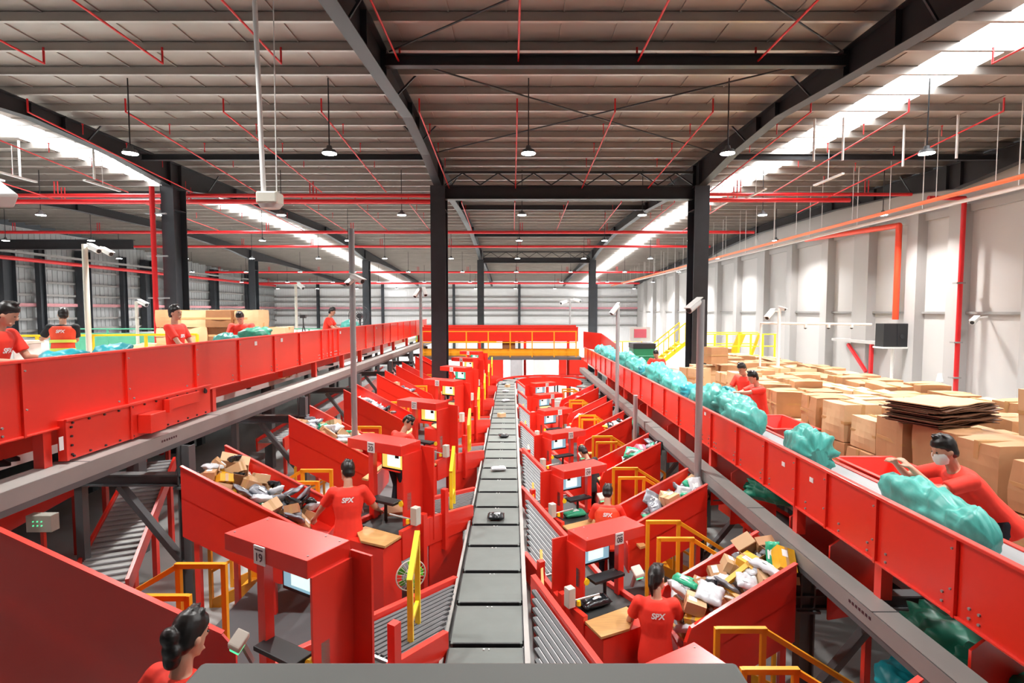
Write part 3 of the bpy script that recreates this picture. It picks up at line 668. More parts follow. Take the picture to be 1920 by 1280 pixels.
# chute geometry in mirrored coordinates: (x,y) lower end, upper end; wall top dz at both
CH = {-1: dict(l=(2.32, 3.08, 2.53), u=(3.75, 3.08, 1.77), off=(0, .95)), 1: dict(l=(1.68, 5.07, 3.09), u=(2.88, 5.36, 2.565), off=(-.03, .80))}
def chute(sg):
    c = CH[sg]; l, u, off = Vector((sg * c['l'][0], c['l'][1], H - c['l'][2])), Vector((sg * c['u'][0], c['u'][1], H - c['u'][2])), Vector((sg * c['off'][0], c['off'][1], 0))
    t = T('parcel_chute', 'x', 'chute', tuple(l - Vector((0, 0, .4))), 0, 'red parcel chutes')
    d = (u - l)
    for o_, n in ((Vector((0, 0, 0)), 'near_wall'), (off, 'far_wall')):
        poly = [l + o_ + d * .04 + Vector((0, 0, .005)), l + o_ + Vector((0, 0, -.1)), l + o_ + Vector((0, 0, -.62)), l + o_ + d * .25 + Vector((0, 0, -.78)), u + o_ + Vector((0, 0, -.80)), u + o_]
        b = B(); b.prism(poly if sg < 0 else poly[::-1], (0, .025, 0)); w_ = b.obj('side_wall', RED, t)
        b = B(); b.bar(l + o_ + d * .04 + Vector((0, .012, .012)), u + o_ + Vector((0, .012, .012)), .045, .014); b.bar(l + o_ + Vector((0, .012, -.1)), l + o_ + d * .04 + Vector((0, .012, .012)), .045, .014); b.bar(l + o_ + Vector((0, .012, -.1)), l + o_ + Vector((0, .012, -.6)), .045, .014); b.obj('edge_flange', REDP, w_)
    dn = Vector((0, 0, -.36))
    b = B(); q = [l + dn, l + off + dn, u + off + dn, u + dn]; b.prism(q if sg > 0 else q[::-1], (0, 0, .02)); b.obj('slide_bed', RED, t)
    b = B(); ex = Vector((-sg * .02, 0, 0)); q = [l + dn + Vector((0, 0, -.3)), l + off + dn + Vector((0, 0, -.3)), l + off + dn + Vector((0, 0, .1)), l + dn + Vector((0, 0, .1))]; b.prism(q, ex); b.obj('end_lip', REDP, t)
    if sg > 0:
        for oy in (0, .8): b = B(); b.prism([(3.27, 5.46 + oy, H - 2.42), (3.27, 5.46 + oy, H - 3.2), (4.05, 5.66 + oy, H - 3.2), (4.05, 5.66 + oy, H - 2.22), (3.7, 5.57 + oy, H - 2.22)], (0, .025, 0)); b.obj('upper_wall', RED, t)
    for f in (.3, .9):
        for o_ in (Vector((0, .05, 0)), off - Vector((0, .05, 0))): p = l + d * f + o_; b = B(); b.b2(p.x - .03, p.x + .03, p.y - .03, p.y + .03, 0 if sg > 0 else .8, p.z - .5); b.obj('leg', REDP, t)
    return t
def stair(sg):
    zt, zb_ = (PLL, .8) if sg < 0 else (PLR, 0)
    x0, y0 = (3.08, 4.62) if sg < 0 else (2.28, 7.02); hw = .28; n = 4; run = .27; hr = 1.15 if sg < 0 else 1.38
    t = T('access_stair', 'x', 'stair', (sg * (x0 + .5), y0, zb_), 0, 'yellow railed access stairs')
    for i in range(1, n):
        z = zt - (zt - zb_) * i / n; x = x0 + run * (i - .5); b = B(); b.b2(sg * (x - run / 2), sg * (x + run / 2), y0 - hw, y0 + hw, z - .03, z); b.obj('step', YEL, t)
    for s_ in (-1, 1):
        y = y0 + s_ * hw; b = B(); xe = x0 + run * n
        b.bar((sg * x0, y, zt - .08), (sg * xe, y, zb_ + .03), .03, .15); b.obj('stringer', YEL, t)
        b = B(); r = .045; xa = x0 - .42
        b.bar((sg * xa, y, zt), (sg * xa, y, zt + hr + .02), r); b.bar((sg * x0, y, zt), (sg * x0, y, zt + hr), r); b.bar((sg * xa, y, zt + hr), (sg * (x0 + .03), y, zt + hr), r)
        b.bar((sg * x0, y, zt + hr), (sg * xe, y, zb_ + hr - .05), r); b.bar((sg * xe, y, zb_), (sg * xe, y, zb_ + hr - .05), r)
        b.bar((sg * xa, y, zt + .5), (sg * x0, y, zt + .5), r * .8); b.bar((sg * x0, y, zt + .5), (sg * xe, y, zb_ + .5), r * .8)
        xm = (x0 + xe) / 2; b.bar((sg * xm, y, (zt + zb_) / 2), (sg * xm, y, (zt + zb_) / 2 + .98), r * .8)
        b.obj('handrail', YEL, t)
    return t
NUM = {-1: ['19', '20', '21', '22', '23', '24', '25'], 1: ['07', '08', '09', '10', '11', '12', '13', '14']}
for sg in (-1, 1):
    P = SIDE[sg]; nm = P['nm']; ks = range(0, 7) if sg < 0 else range(-1, 6)
    protos = {}
    for i, k in enumerate(ks):
        num = NUM[sg][i]; dy = P['s'] * k
        order = '%s from the camera on the %s of the sorter' % (ORD[i], nm)
        scr = SCR_B
        makers = (('st', lambda s: station(s, num, scr), 'red scanning station with canopy sign %s on the %s of the sorter' % (num, nm)),
                  ('inf', infeed, 'black infeed conveyor leading from station sign %s to the sorter, %s side' % (num, nm)),
                  ('tab', table, 'plywood work table at the start of the infeed below sign %s, ' % num + nm + ' side'),
                  ('gu', guard, ('bright yellow' if sg < 0 else 'slim orange yellow') + ' guard barrier beside the sorter, %s nearest on the %s' % (ORD[i], nm)),
                  ('ch', chute, 'red parcel chute sloping down from the %s conveyor, %s nearest' % (nm, ORD[i])),
                  ('sr', stair, 'yellow railed stair beyond the %s %s chute from the camera' % (ORD[i], nm)))
        for key, fn, lb in makers:
            if key == 'ch' and sg < 0 and k == 0: continue
            if key == 'ch': dy = P['s'] * k - (.47 if sg < 0 and k == 5 else 0)
            else: dy = P['s'] * k
            if key not in protos:
                o = fn(sg); protos[key] = o; base = Vector(o.location); o.location = base + Vector((0, dy, 0)); o['b'] = tuple(base); MW[o.name] = Matrix.Translation(o.location); o['label'] = lb[:110]; del o['b']
                protos[key + 'b'] = base
            else: o = dup(protos[key], protos[key + 'b'] + Vector((0, dy, 0)), 0, lb, skip=('number_sign',))
            if key == 'ch' and sg < 0 and k == 1:
                t0 = T('deep_chute_wall', 'deep dark red chute wall filling the lower left corner of the view', 'chute wall', (-2.6, 4.03, .8)); c_ = CH[-1]; l_ = Vector((-2.22, 4.03, H - c_['l'][2] + .05)); u_ = Vector((-4.3, 4.03, H - 1.475))
                pb_ = B(); pb_.prism([l_, l_ + Vector((.1, 0, -.12)), (-2.12, 4.03, .85), (-4.3, 4.03, .85), u_], (0, .025, 0)); pb_.obj('side_wall', RED, t0)
                pb_ = B(); pb_.bar(l_ + Vector((0, .012, .01)), u_ + Vector((0, .012, .01)), .05, .016); pb_.obj('edge_flange', REDP, t0)
            if key == 'st':
                F = Fr(sg, P['cx'], P['cy'] + dy)
                if sg < 0 and num != '19':
                    for ch in o.children:
                        if ch.name.startswith('monitor'):
                            for g in ch.children:
                                if g.name.startswith('screen'): g.data = g.data.copy(); g.data.materials[0] = SCR_G if num in ('23', '25') else SCR_Y
                sign(F, o, P, num)

# ------------------------------------------------------------------ bridge at the far end
yb = 24.6; t = T('crossover_bridge', 'red cross conveyor bridge with orange yellow railing across the far end of the sorter', 'bridge', (0, yb, H - 2.2))
b = B(); b.b2(-4.2, 3.05, yb + .5, yb + .54, H - 1.42, H - .78); b.b2(-4.2, 3.05, yb + 1.3, yb + 1.34, H - 1.42, H - .72); b.obj('side_panel', RED, t)
b = B(); b.b2(-4.2, 3.05, yb + .47, yb + .57, H - .80, H - .75); b.b2(-4.2, 3.05, yb + 1.27, yb + 1.37, H - .74, H - .69); b.obj('rim', REDP, t)
b = B(); b.b2(-4.2, 3.0, yb + .54, yb + 1.3, H - 1.0, H - .95); b.obj('belt', BELTG, t)
b = B(); b.b2(-4.2, 3.1, yb - .4, yb + .5, H - 2.2, H - 2.08); b.obj('walkway', DGREY, t)
b = B(); b.b2(-4.2, 3.1, yb + .45, yb + .49, H - 2.08, H - 1.75); b.obj('toe_panel', YEL, t)
for i in range(8):
    x = -4.0 + i * .98; b = B(); b.b2(x - .025, x + .025, yb - .38, yb - .33, H - 2.1, H - .93); b.obj('railing_post', YEL, t)
b = B()
for z in (H - .93, H - 1.42, H - 1.86): b.b2(-4.1, 2.9, yb - .38, yb - .34, z - .02, z + .02)
b.obj('railing', YEL, t)
b = B()
for x in (-3.6, -1.5, .6, 2.6): b = B(); b.b2(x - .06, x + .06, yb + .5, yb + .62, 0, H - 1.42); b.obj('leg', REDP, t)
b = B(); b.b2(-.45, .15, yb + .7, yb + 1.2, H - 1.95, H - 1.45); b.mesh_thing('cardboard_box', CARDD, 'dark brown carton beneath the far red bridge conveyor', 'cardboard box', (-.15, yb + .9, H - 1.95))
b = B(); b.b2(1.0, 1.02, 33, 36, H - 2.6, H - 1.0)
# lit white panels and red machines beyond the bridge at sorter level
for i, (x0, x1, y, z0, z1, m, lb, ct) in enumerate((
    (-.1, .65, 33, H - 4.6, H - 2.4, mat('grey_door', (.42, .46, .48)), 'grey door panel seen under the bridge in line with the sorter', 'door panel'),
    (1.3, 2.3, 33, H - 4.4, H - 2.6, WHITE, 'white curtain panel seen under the bridge right of the sorter', 'panel'),
    (2.6, 4.2, 30, H - 3.6, H - 2.6, RED, 'red machine housing seen under the right end of the bridge', 'machine'),
    (-2.3, -.5, 31, H - 4.4, H - 2.6, RED, 'red machine housing seen under the bridge left of the sorter', 'machine'),
    (1.45, 2.6, 20.6, 0.0, H - 3.35, WHITE, 'white cabinet standing inside the sorter curve', 'cabinet'))):
    b = B(); b.b2(x0, x1, y, y + .3, max(0, z0), z1); b.b2(x0 + .05, x1 - .05, y - .02, y, max(0, z0) + .1, z1 - .1); b.mesh_thing('machine_housing' if ct == 'machine' else ct.replace(' ', '_'), m, lb, ct, ((x0 + x1) / 2, y, max(0, z0)), bev=.01)
b = B(); b.b2(3.28, 3.32, 20.2, 20.24, 0, 1)

# ------------------------------------------------------------------ foreground slab
t = T('machine_cover', 'out-of-focus grey machine cover along the bottom edge of the view', 'machine cover', (-.12, 1.0, 0))
b = B(); b.b2(-.885, .64, .5, 1.5, H - 1.06, H - 1.0); b.obj('top_sheet', FGREY, t, bev=.012)
b = B(); b.b2(-.84, .6, .55, 1.45, 0, H - 1.06); b.obj('body', FGREY, t)

# ------------------------------------------------------------------ poles, cameras, boxes
def cam_fix(b1, b2, p, d, L=.3, r=.05):
    p = Vector(p); d = Vector(d).normalized(); q = p + d * L
    b1.tube(p, q, r, r, n=12); b1.bar(p - d * .02 + Vector((0, 0, r)), q + d * .05 + Vector((0, 0, r)), r * 2.1, .012)
    b2.tube(q, q + d * .01, r * .75, n=12)
def pole(x, y, z0, z1, r, cams, label, m=POLE):
    t = T('camera_pole', label, 'camera pole', (x, y, z0), 0, 'camera poles')
    b = B(); b.tube((x, y, z0), (x, y, z1), r, n=14); b.b2(x - .09, x + .09, y - .09, y + .09, z0, z0 + .015); b.obj('pole', m, t)
    for (dx, dy, dz, d, L) in cams:
        c1, c2 = B(), B(); p = (x + dx, y + dy, z1 + dz); cam_fix(c1, c2, p, d, L, L * .2); c1.tube((x, y, z1 + dz), p, .02, n=6); o = c1.obj('camera', WHITE, t); c2.obj('lens', BLACK, o)
pole(2.93, 8.45, 0, H + .17, .055, [(-.03, 0, -.03, (-.75, -.5, -.5), .28)], 'tall grey camera pole in front of the right conveyor, nearest of the right poles')
pole(2.8, 14.4, 0, H + .14, .05, [(0, 0, 0, (-.5, -.2, -.6), .3)], 'grey camera pole in front of the right conveyor farther down')
pole(2.78, 12.15, 0, H - 1.9, .05, [], 'short bare grey pole below the right conveyor between the two camera poles')
pole(-2.72, 9.3, PLL, H + 1.38, .05, [(0, -.02, -.8, (.8, -.4, -.35), .25), (.02, 0, -.85, (-.2, -.8, -.4), .2)], 'tall grey pole with cameras left of the sorter, nearest of the left poles')
pole(-3.0, 17.9, PLL, H + .75, .05, [(.1, 0, -.05, (.3, -.6, -.6), .3), (-.05, 0, -.1, (-.3, -.6, -.6), .3)], 'grey camera pole just left of the big column by the sorter')
pole(-9.35, 12, ZL, H + 1.45, .055, [(.12, 0, -.05, (.8, -.3, -.35), .3), (.25, .2, -.1, (.8, -.3, -.35), .28)], 'pale camera pole behind the vested worker', OFFW)
pole(7.95, 16.2, ZM, H + .06, .05, [(-.2, 0, -.08, (-.6, -.4, -.5), .35), (0, 0, .03, (.3, -.6, -.2), .2)], 'white camera pole behind the carton pile by the right wall', WHITE)
pole(-12.4, 18, ZL, H + .3, .05, [(.1, 0, 0, (.8, -.3, -.3), .35)], 'pale camera pole left of the red riser', OFFW)
pole(-9.9, 25, ZL, H + 1.2, .06, [(.12, 0, 0, (.6, -.4, -.4), .4)], 'pale camera pole left of the tripod', OFFW)
pole(3.2, 30, H - 1.6, H + .6, .05, [(.2, 0, 0, (.6, -.4, -.2), .4), (-.2, 0, -.1, (-.6, -.4, -.2), .4)], 'slim distant camera pole beyond the right end of the bridge')
t = T('camera_rail', 'white horizontal pipe with small dome cameras in front of the right wall', 'camera rail', (9, 16.5, H - .35)); b = B()
b.path([(7.55, 16.5, ZM), (7.55, 16.5, H - .38), (10.9, 16.5, H - .42)], .035, 8); b.obj('pipe', WHITE, t)
for x in (8.9, 9.6, 10.3):
    b = B(); b.tube((x, 16.5, H - .42), (x, 16.5, H - .52), .05, n=10); o = b.obj('dome_camera', WHITE, t); b = B(); b.ball((x, 16.5, H - .52), (.045, .045, .04), 10, 6); b.obj('lens', BLACK, o)
t = T('wall_camera', 'white bullet camera mounted on the right wall near the edge of view', 'camera', (14.9, 18.0, H - .35)); b, c = B(), B(); cam_fix(b, c, (15.2, 17.8, H - .25), (-.8, -.5, -.35), .4, .08); b.tube((15.2, 17.8, H - .25), (15.55, 17.8, H - .2), .03, n=6); b.obj('body', WHITE, t); c.obj('lens', BLACK, t)
t = T('speaker_box', 'black box on a white wall bracket at the end of the red pipe', 'equipment box', (14.9, 21, H - 1.4))
b = B(); b.b2(14.3, 15.25, 20.9, 21.4, H - 1.4, H - .5); b.obj('cabinet', BLACK, t, bev=.01)
b = B(); b.b2(14.25, 15.3, 20.85, 21.45, H - 1.46, H - 1.4); b.tube((14.8, 21.1, ZM), (14.8, 21.1, H - 1.46), .06, n=10); b.obj('bracket', WHITE, t)
b = B(); b.b2(14.82, 14.84, 20.88, 20.9, H - 1.38, H - .52); b.tube((15.0, 20.89, H - 1.0), (15.0, 20.87, H - 1.0), .08, n=12); b.obj('door_seam', STEEL, t)
t = T('hanging_camera_box', 'white hanging box with cable guard on a long white pole from the roof', 'hanging camera', (-2.62, 6, H + 1.15))
b = B(); b.tube((-2.7, 6, H + 1.2), (-2.78, 6, H + 4.9), .026, n=10); b.obj('pole', WHITE, t)
b = B(); b.tube((-2.56, 6, H + 1.2), (-2.58, 6.1, H + 4.9), .006, n=6); b.obj('cable', WHITE, t)
b = B(); b.b2(-2.75, -2.52, 5.9, 6.1, H + 1.15, H + 1.28); b.obj('housing', OFFW, t, bev=.02)
b = B(); b.loft([((-2.63, 6, H + 1.15), (.13, 0, 0), (0, .1, 0)), ((-2.63, 6, H + 1.11), (.1, 0, 0), (0, .08, 0))], 16); b.obj('base_ring', WHITE, t)
t = T('near_camera', 'large pale tilted fixture cut off at the upper left edge', 'camera', (-2.9, 3.0, H + .72))
R = Matrix.Rotation(math.radians(38), 3, 'Y') @ Matrix.Rotation(math.radians(15), 3, 'X')
b = B(); b.box((-2.95, 3.0, H + .72), (.42, .18, .09), R); b.obj('body', WHITE, t, bev=.012)
b = B(); b.box((-2.99, 2.99, H + .67), (.36, .13, .03), R); b.tube((-3.1, 3.0, H + .8), (-3.1, 3.0, roofz(3)), .02, n=8); b.obj('underside', REDP, t, bev=.008)
t = T('pedestal_fan', 'large black industrial fan behind the left conveyor', 'fan', (-5.75, 20.5, ZL)); cx, cy, cz = -5.75, 20.5, H - .2
b = B()
for r in (.4, .27, .14):
    for i in range(24): a0, a1 = 2 * PI * i / 24, 2 * PI * (i + 1) / 24; b.tube((cx + r * math.cos(a0), cy, cz + r * math.sin(a0)), (cx + r * math.cos(a1), cy, cz + r * math.sin(a1)), .012, n=5, cap=False)
for i in range(16): a0 = 2 * PI * i / 16; b.tube((cx, cy, cz), (cx + .4 * math.cos(a0), cy, cz + .4 * math.sin(a0)), .005, n=4)
b.obj('cage', STEEL, t); b = B(); b.tube((cx, cy + .1, ZL), (cx, cy + .1, cz), .03, n=8); b.tube((cx, cy + .1, ZL), (cx, cy + .1, ZL + .05), .25, n=16); b.tube((cx, cy - .02, cz), (cx, cy + .2, cz), .1, n=12); b.obj('stand', STEEL, t)
t = T('tripod', 'black camera tripod behind the left conveyor', 'tripod', (-5.6, 14.6, ZL)); b = B(); c = Vector((-5.6, 14.6, H - .38))
for a in (.3, 2.4, 4.5): b.tube(c, (c.x + .35 * math.cos(a), c.y + .35 * math.sin(a), ZL), .014, n=6)
b.tube(c, c + Vector((0, 0, .18)), .015, n=6); b.obj('legs', BLACK, t); b = B(); b.b2(c.x - .07, c.x + .07, c.y - .05, c.y + .05, c.z + .18, c.z + .27); b.obj('camera', BLACK, t)
# box fan with green blades and white fan by the infeed cabinets
def floor_fan(x, y, z, r, m, label, a):
    t = T('floor_fan', label, 'fan', (x, y, z - r), a, None); b = B()
    for i in range(28): a0, a1 = 2 * PI * i / 28, 2 * PI * (i + 1) / 28; b.tube((r * math.cos(a0), 0, r + r * math.sin(a0)), (r * math.cos(a1), 0, r + r * math.sin(a1)), .008, n=5, cap=False); b.tube((r * .55 * math.cos(a0), -.03, r + r * .55 * math.sin(a0)), (r * .55 * math.cos(a1), -.03, r + r * .55 * math.sin(a1)), .003, n=4, cap=False)
    for i in range(24): a0 = 2 * PI * i / 24; b.tube((.03 * math.cos(a0), -.04, r + .03 * math.sin(a0)), (r * math.cos(a0), 0, r + r * math.sin(a0)), .0025, n=4)
    b.obj('cage', OFFW, t, world=False); b = B()
    for i in range(5):
        a0 = 2 * PI * i / 5
        pts = [(.03 * math.cos(a0), .01, r + .03 * math.sin(a0)), (r * .88 * math.cos(a0 - .25), .0, r + r * .88 * math.sin(a0 - .25)), (r * .92 * math.cos(a0 + .1), .02, r + r * .92 * math.sin(a0 + .1)), (r * .8 * math.cos(a0 + .5), .04, r + r * .8 * math.sin(a0 + .5))]
        b.prism(pts, (0, .006, 0))
    b.obj('blade', m, t, world=False); b = B(); b.tube((0, -.05, r), (0, .08, r), .035, n=12); b.obj('hub', WHITE, t, world=False); b = B(); b.b2(-.015, .015, .04, .07, -.5, r); b.b2(-.12, .12, -.02, .1, -.52, -.5); b.obj('stand', OFFW, t, world=False)
    return t
floor_fan(-1.13, 5.92, H - 2.95, .17, FANG, 'floor fan with green blades beside the red infeed cabinet below sign 20', .5)
floor_fan(.86, 4.95, H - 3.65, .13, ALU, 'small pale fan beside the red infeed cabinet next to the nearest right worker', -.4)
# ------------------------------------------------------------------ people
def perp(d, a):
    a = Vector(a); return (a - d * a.dot(d)).normalized()
def ik(s, t, l1, l2, bend):
    s, t = Vector(s), Vector(t); d = t - s; L = min(d.length, (l1 + l2) * .995); d.normalize()
    a = (l1 * l1 - l2 * l2 + L * L) / (2 * L); h = math.sqrt(max(0, l1 * l1 - a * a)); bn = perp(d, bend)
    return s + d * a + bn * h, s + d * L
def person(label, x, y, z0, yaw, ht=1.68, lean=0, head=(0, 0), lh=(-.3, .25, .95), rh=(.3, .25, .95), shirt=SHIRT, trouser=TROUS, hair='short', vest=False, logo='back', mask=False, wide=.1, female=False, group=None):
    """local frame: faces +y, right hand +x; lh/rh hand targets in local metres"""
    t = T('person', label, 'person', (x, y, z0), yaw, group); k = ht / 1.7
    M = Matrix.Translation((x, y, z0)) @ Matrix.Rotation(yaw, 4, 'Z') @ Matrix.Scale(k, 4)
    sh = .175 if female else .20; hp = .155 if female else .15
    la = math.radians(lean); tz = Vector((0, math.sin(la), math.cos(la))); ty = Vector((0, math.cos(la), -math.sin(la))); X = Vector((1, 0, 0))
    Pv = Vector((0, -.15 * math.sin(la), .93)); W = lambda a, b_=0, c=0: Pv + tz * a + ty * b_ + X * c
    neck = W(.50); l2 = la * .55 - math.radians(head[0]); ya = math.radians(head[1])
    hz = Vector((0, math.sin(la * .55 + math.radians(head[0])), math.cos(la * .55 + math.radians(head[0]))))
    hy = perp(hz, (-math.sin(ya), math.cos(ya), 0)); hx = hy.cross(hz); HC = neck + hz * .20 + hy * .02
    hp_ = lambda a, b_, c: HC + hx * a + hy * b_ + hz * c
    arms = []
    for s_, tg in ((-1, lh), (1, rh)):
        S_ = W(.455, 0, s_ * sh); E, Hn = ik(S_, Vector(tg), .29, .25, (s_ * .5, -.7, -.6)); arms.append((s_, S_, E, Hn))
    legs = []
    for s_ in (-1, 1):
        hipj = Pv + X * s_ * .09 - Vector((0, 0, .03)); ft = Vector((s_ * wide, .02 * s_, .07)); K, A = ik(hipj, ft, .43, .42, (0, 1, 0)); legs.append((s_, hipj, K, A))
    tor = lambda e, q=1: [(W(-.10), X * (hp + .005 + e), ty * (.105 + e)), (W(.0), X * (hp + e), ty * (.11 + e)), (W(.14), X * ((.13 if female else .145) + e * 1.15), ty * (.10 + e)), (W(.30), X * (.165 + e), ty * (.11 + e)), (W(.42), X * (sh - .01 + e), ty * (.10 + e)), (W(.475), X * (sh - .05 + e), ty * (.075 + e)), (W(.505), X * (.075 + e), ty * (.06 + e))]
    def fin(o, vs, sm=3, kk=.4):
        r = o.modifiers.new('remesh', 'REMESH'); r.mode = 'VOXEL'; r.voxel_size = vs; r.use_smooth_shade = True
        m = o.modifiers.new('smooth', 'SMOOTH'); m.factor = kk; m.iterations = sm
    b = B(); b.M = M                                     # skin: one continuous body
    b.loft(tor(-.012), 16)
    b.cap(W(.46), neck + hz * .09, .058, .052)
    prof = [(-.118, .030, .028, .050), (-.10, .048, .048, .028), (-.06, .062, .072, .012), (-.02, .070, .086, .002), (.03, .075, .092, 0), (.07, .073, .090, -.003), (.10, .056, .070, -.006), (.122, .022, .030, -.008)]
    b.loft([(hp_(0, o_, c), hx * a, hy * d) for c, a, d, o_ in prof], 16)
    b.ball(hp_(0, .096, -.025), (.013, .018, .016), 8, 6); b.tube(hp_(0, .082, .02), hp_(0, .104, -.028), .008, .013, 8)
    for s_ in (-1, 1): b.ball(hp_(s_ * .076, -.005, -.015), (.011, .02, .03), 8, 6); b.ball(hp_(s_ * .03, .074, -.085), (.016, .012, .008), 6, 4)
    b.ball(hp_(0, .078, -.075), (.024, .012, .007), 8, 6)
    for s_, S_, E, Hn in arms:
        b.cap(S_, E, .046, .038); b.cap(E, Hn, .037, .025)
        d = (Hn - E).normalized(); u = perp(d, (s_ * .2, 0, 1)); sd = d.cross(u) * s_   # palm
        pc = Hn + d * .045; b.loft([(Hn - d * .01, sd * .024, u * .018), (Hn + d * .03, sd * .038, u * .016), (Hn + d * .075, sd * .04, u * .013), (Hn + d * .088, sd * .036, u * .011)], 12)
        for i, L in enumerate((.066, .075, .070, .055)):   # four fingers, curled
            r0 = Hn + d * .083 + sd * (.029 - .0195 * i); r1 = r0 + (d * .8 - u * .45).normalized() * L * .5; r2 = r1 + (d * .25 - u * .95).normalized() * L * .5
            b.cap(r0, r1, .0092, .0085, 8); b.cap(r1, r2, .0085, .0075, 8)
        r0 = Hn + d * .02 + sd * .03; r1 = r0 + (d * .7 + sd * .75 - u * .2).normalized() * .035; r2 = r1 + (d * .9 + sd * .1 - u * .4).normalized() * .03
        b.cap(r0, r1, .0125, .0105, 8); b.cap(r1, r2, .0105, .009, 8)
    for s_, hj, K, A in legs: b.cap(hj, K, .07, .048); b.cap(K, A, .045, .035); b.cap(A, A + Vector((0, .1, -.03)), .035, .03)
    fin(b.obj('body', SKIN, t), .0085 * k)
    b = B(); b.M = M                                     # trousers
    b.loft([(Pv + Vector((0, 0, -.13)), X * (hp + .02), Vector((0, .12, 0))), (W(0), X * (hp + .014), ty * .122), (W(.06), X * (hp + .004), ty * .115)], 16)
    for s_, hj, K, A in legs: b.cap(hj, K, .088, .066); b.cap(K, A, .064, .052)
    fin(b.obj('trousers', trouser, t), .014 * k)
    for s_, hj, K, A in legs:
        b = B(); b.M = M; f = A + Vector((0, .05, -.035)); b.loft([(Vector((f.x, f.y, .0)), X * .045, Vector((0, .125, 0))), (Vector((f.x, f.y, .035)), X * .045, Vector((0, .125, 0))), (Vector((f.x, f.y - .03, .085)), X * .036, Vector((0, .075, 0)))], 14); b.obj('shoe', BLACK, t)
    sb = B(); sb.M = M                                   # shirt with sleeves
    sb.loft([(W(-.17), X * (hp + .034), ty * .142), (W(-.08), X * (hp + .030), ty * .137)] + tor(.018)[1:], 20)
    for s_, S_, E, Hn in arms:
        q = S_ + (E - S_) * .72; sb.cap(W(.415, 0, s_ * (sh - .09)), S_, .078, .070); sb.cap(S_, S_ + (q - S_) * .5, .070, .066); sb.tube(S_ + (q - S_) * .3, q, .067, .066, 14)
    raw = B(); raw.v = list(sb.v); raw.f = list(sb.f)
    so = sb.obj('shirt', shirt, t); fin(so, .012 * k, 5)
    if vest:
        b = B(); b.M = M; b.loft([(W(-.15), X * (hp + .05), ty * .156), (W(0), X * (hp + .045), ty * .15)] + tor(.032)[2:6], 20); vo = b.obj('vest', VEST, t); fin(vo, .013 * k, 4)
        bb = B(); bb.M = M
        for a, wdt in ((.03, .152), (.19, .156)):
            e = .046; bb.loft([(W(a - .028), X * (wdt + e), ty * (.11 + e)), (W(a + .028), X * (wdt + e), ty * (.11 + e))], 24, caps=False)
        bb.obj('reflective_band', LIME, vo)
    bv = BVHTree.FromPolygons([Vector(v) for v in raw.v], raw.f)
    for side in (('back', 'front') if logo == 'both' else (logo,)):
        if not side: continue
        v, f = text_mesh('SPX', .078 if side == 'back' else .075, .003, .18); f2 = -1 if side == 'back' else 1
        R3 = M.to_3x3().normalized(); ax = R3 @ (X * (1 if side == 'back' else -1)); ay = R3 @ tz; nn = R3 @ (ty * f2)
        org = M @ W(.37 if side == 'back' else .31); vs = []
        for p in v:
            q = org + (ax * p[0] + ay * p[1]) * k + nn * .5; h = bv.ray_cast(q, -nn); off = .004 if not vest else .024
            vs.append((h[0] if h[0] else q - nn * .38) + nn * off)
        lb = B(); lb.add(vs, f)
        lb.obj('chest_lettering' if side == 'front' else 'back_lettering', TEXTW, so)
    hb = B(); hb.M = M                                   # hair
    if hair == 'curly':
        rnd = random.Random(3)
        for i in range(70):
            a, c = rnd.uniform(0, 2 * PI), rnd.uniform(-.3, 1); r = math.sqrt(1 - c * c); p = Vector((r * math.cos(a), r * math.sin(a), c))
            if p.y > .5 and p.z < .45: continue
            hb.ball(hp_(p.x * .085, p.y * .10 - .005, p.z * .11 + .025), (.028,) * 3, 7, 5)
    else:
        ew = .084
        for (c, a, d, o_) in ((.135, .02, .03, -.01),): pass
        hb.loft([(hp_(0, -.052, -.075), hx * .055, hy * .035), (hp_(0, -.04, -.04), hx * .076, hy * .062), (hp_(0, -.022, .0), hx * .082, hy * .078), (hp_(0, -.012, .035), hx * ew, hy * .094), (hp_(0, -.004, .06), hx * .082, hy * .100), (hp_(0, -.004, .095), hx * .071, hy * .088), (hp_(0, -.01, .125), hx * .048, hy * .06), (hp_(0, -.012, .14), hx * .015, hy * .02)], 16)
        rnd = random.Random(len(label))
        for i in range(26): a = rnd.uniform(0, 2 * PI); r = rnd.uniform(0, .055); p = hp_(r * math.cos(a), r * math.sin(a) + .01, .115); hb.tube(p, p + hz * .035 + hx * rnd.uniform(-.02, .02) + hy * rnd.uniform(0, .03), .014, .005, 6)
        if hair == 'bun': hb.ball(hp_(0, -.115, .02), (.052, .045, .055), 12, 8); hb.ball(hp_(.01, -.10, -.05), (.06, .04, .05), 12, 8); hb.cap(hp_(0, -.09, -.02), hp_(0, -.08, -.11), .05, .045)
        if hair == 'tail': hb.cap(hp_(0, -.10, .02), hp_(0, -.125, -.07), .032, .03); hb.cap(hp_(0, -.125, -.07), hp_(0, -.10, -.17), .03, .012); hb.cap(hp_(0, -.06, -.03), hp_(0, -.05, -.08), .05, .04)
    for s_ in (-1, 1): hb.cap(hp_(s_ * .018, .093, .022), hp_(s_ * .046, .082, .022), .0042, .0035, 6)
    ho = hb.obj('hair', HAIR, t); fin(ho, .008 * k, 2)
    eb = B(); eb.M = M
    for s_ in (-1, 1): eb.ball(hp_(s_ * .031, .084, .003), (.012, .007, .0055), 8, 6)
    eb.obj('eyes', BLACK, t)
    if mask: mb = B(); mb.M = M; mb.loft([(hp_(0, .045, -.11), hx * .05, hy * .05), (hp_(0, .045, -.075), hx * .066, hy * .062), (hp_(0, .045, -.03), hx * .068, hy * .062), (hp_(0, .045, -.012), hx * .06, hy * .055)], 14); mb.obj('face_mask', WHITE, t)
    return t
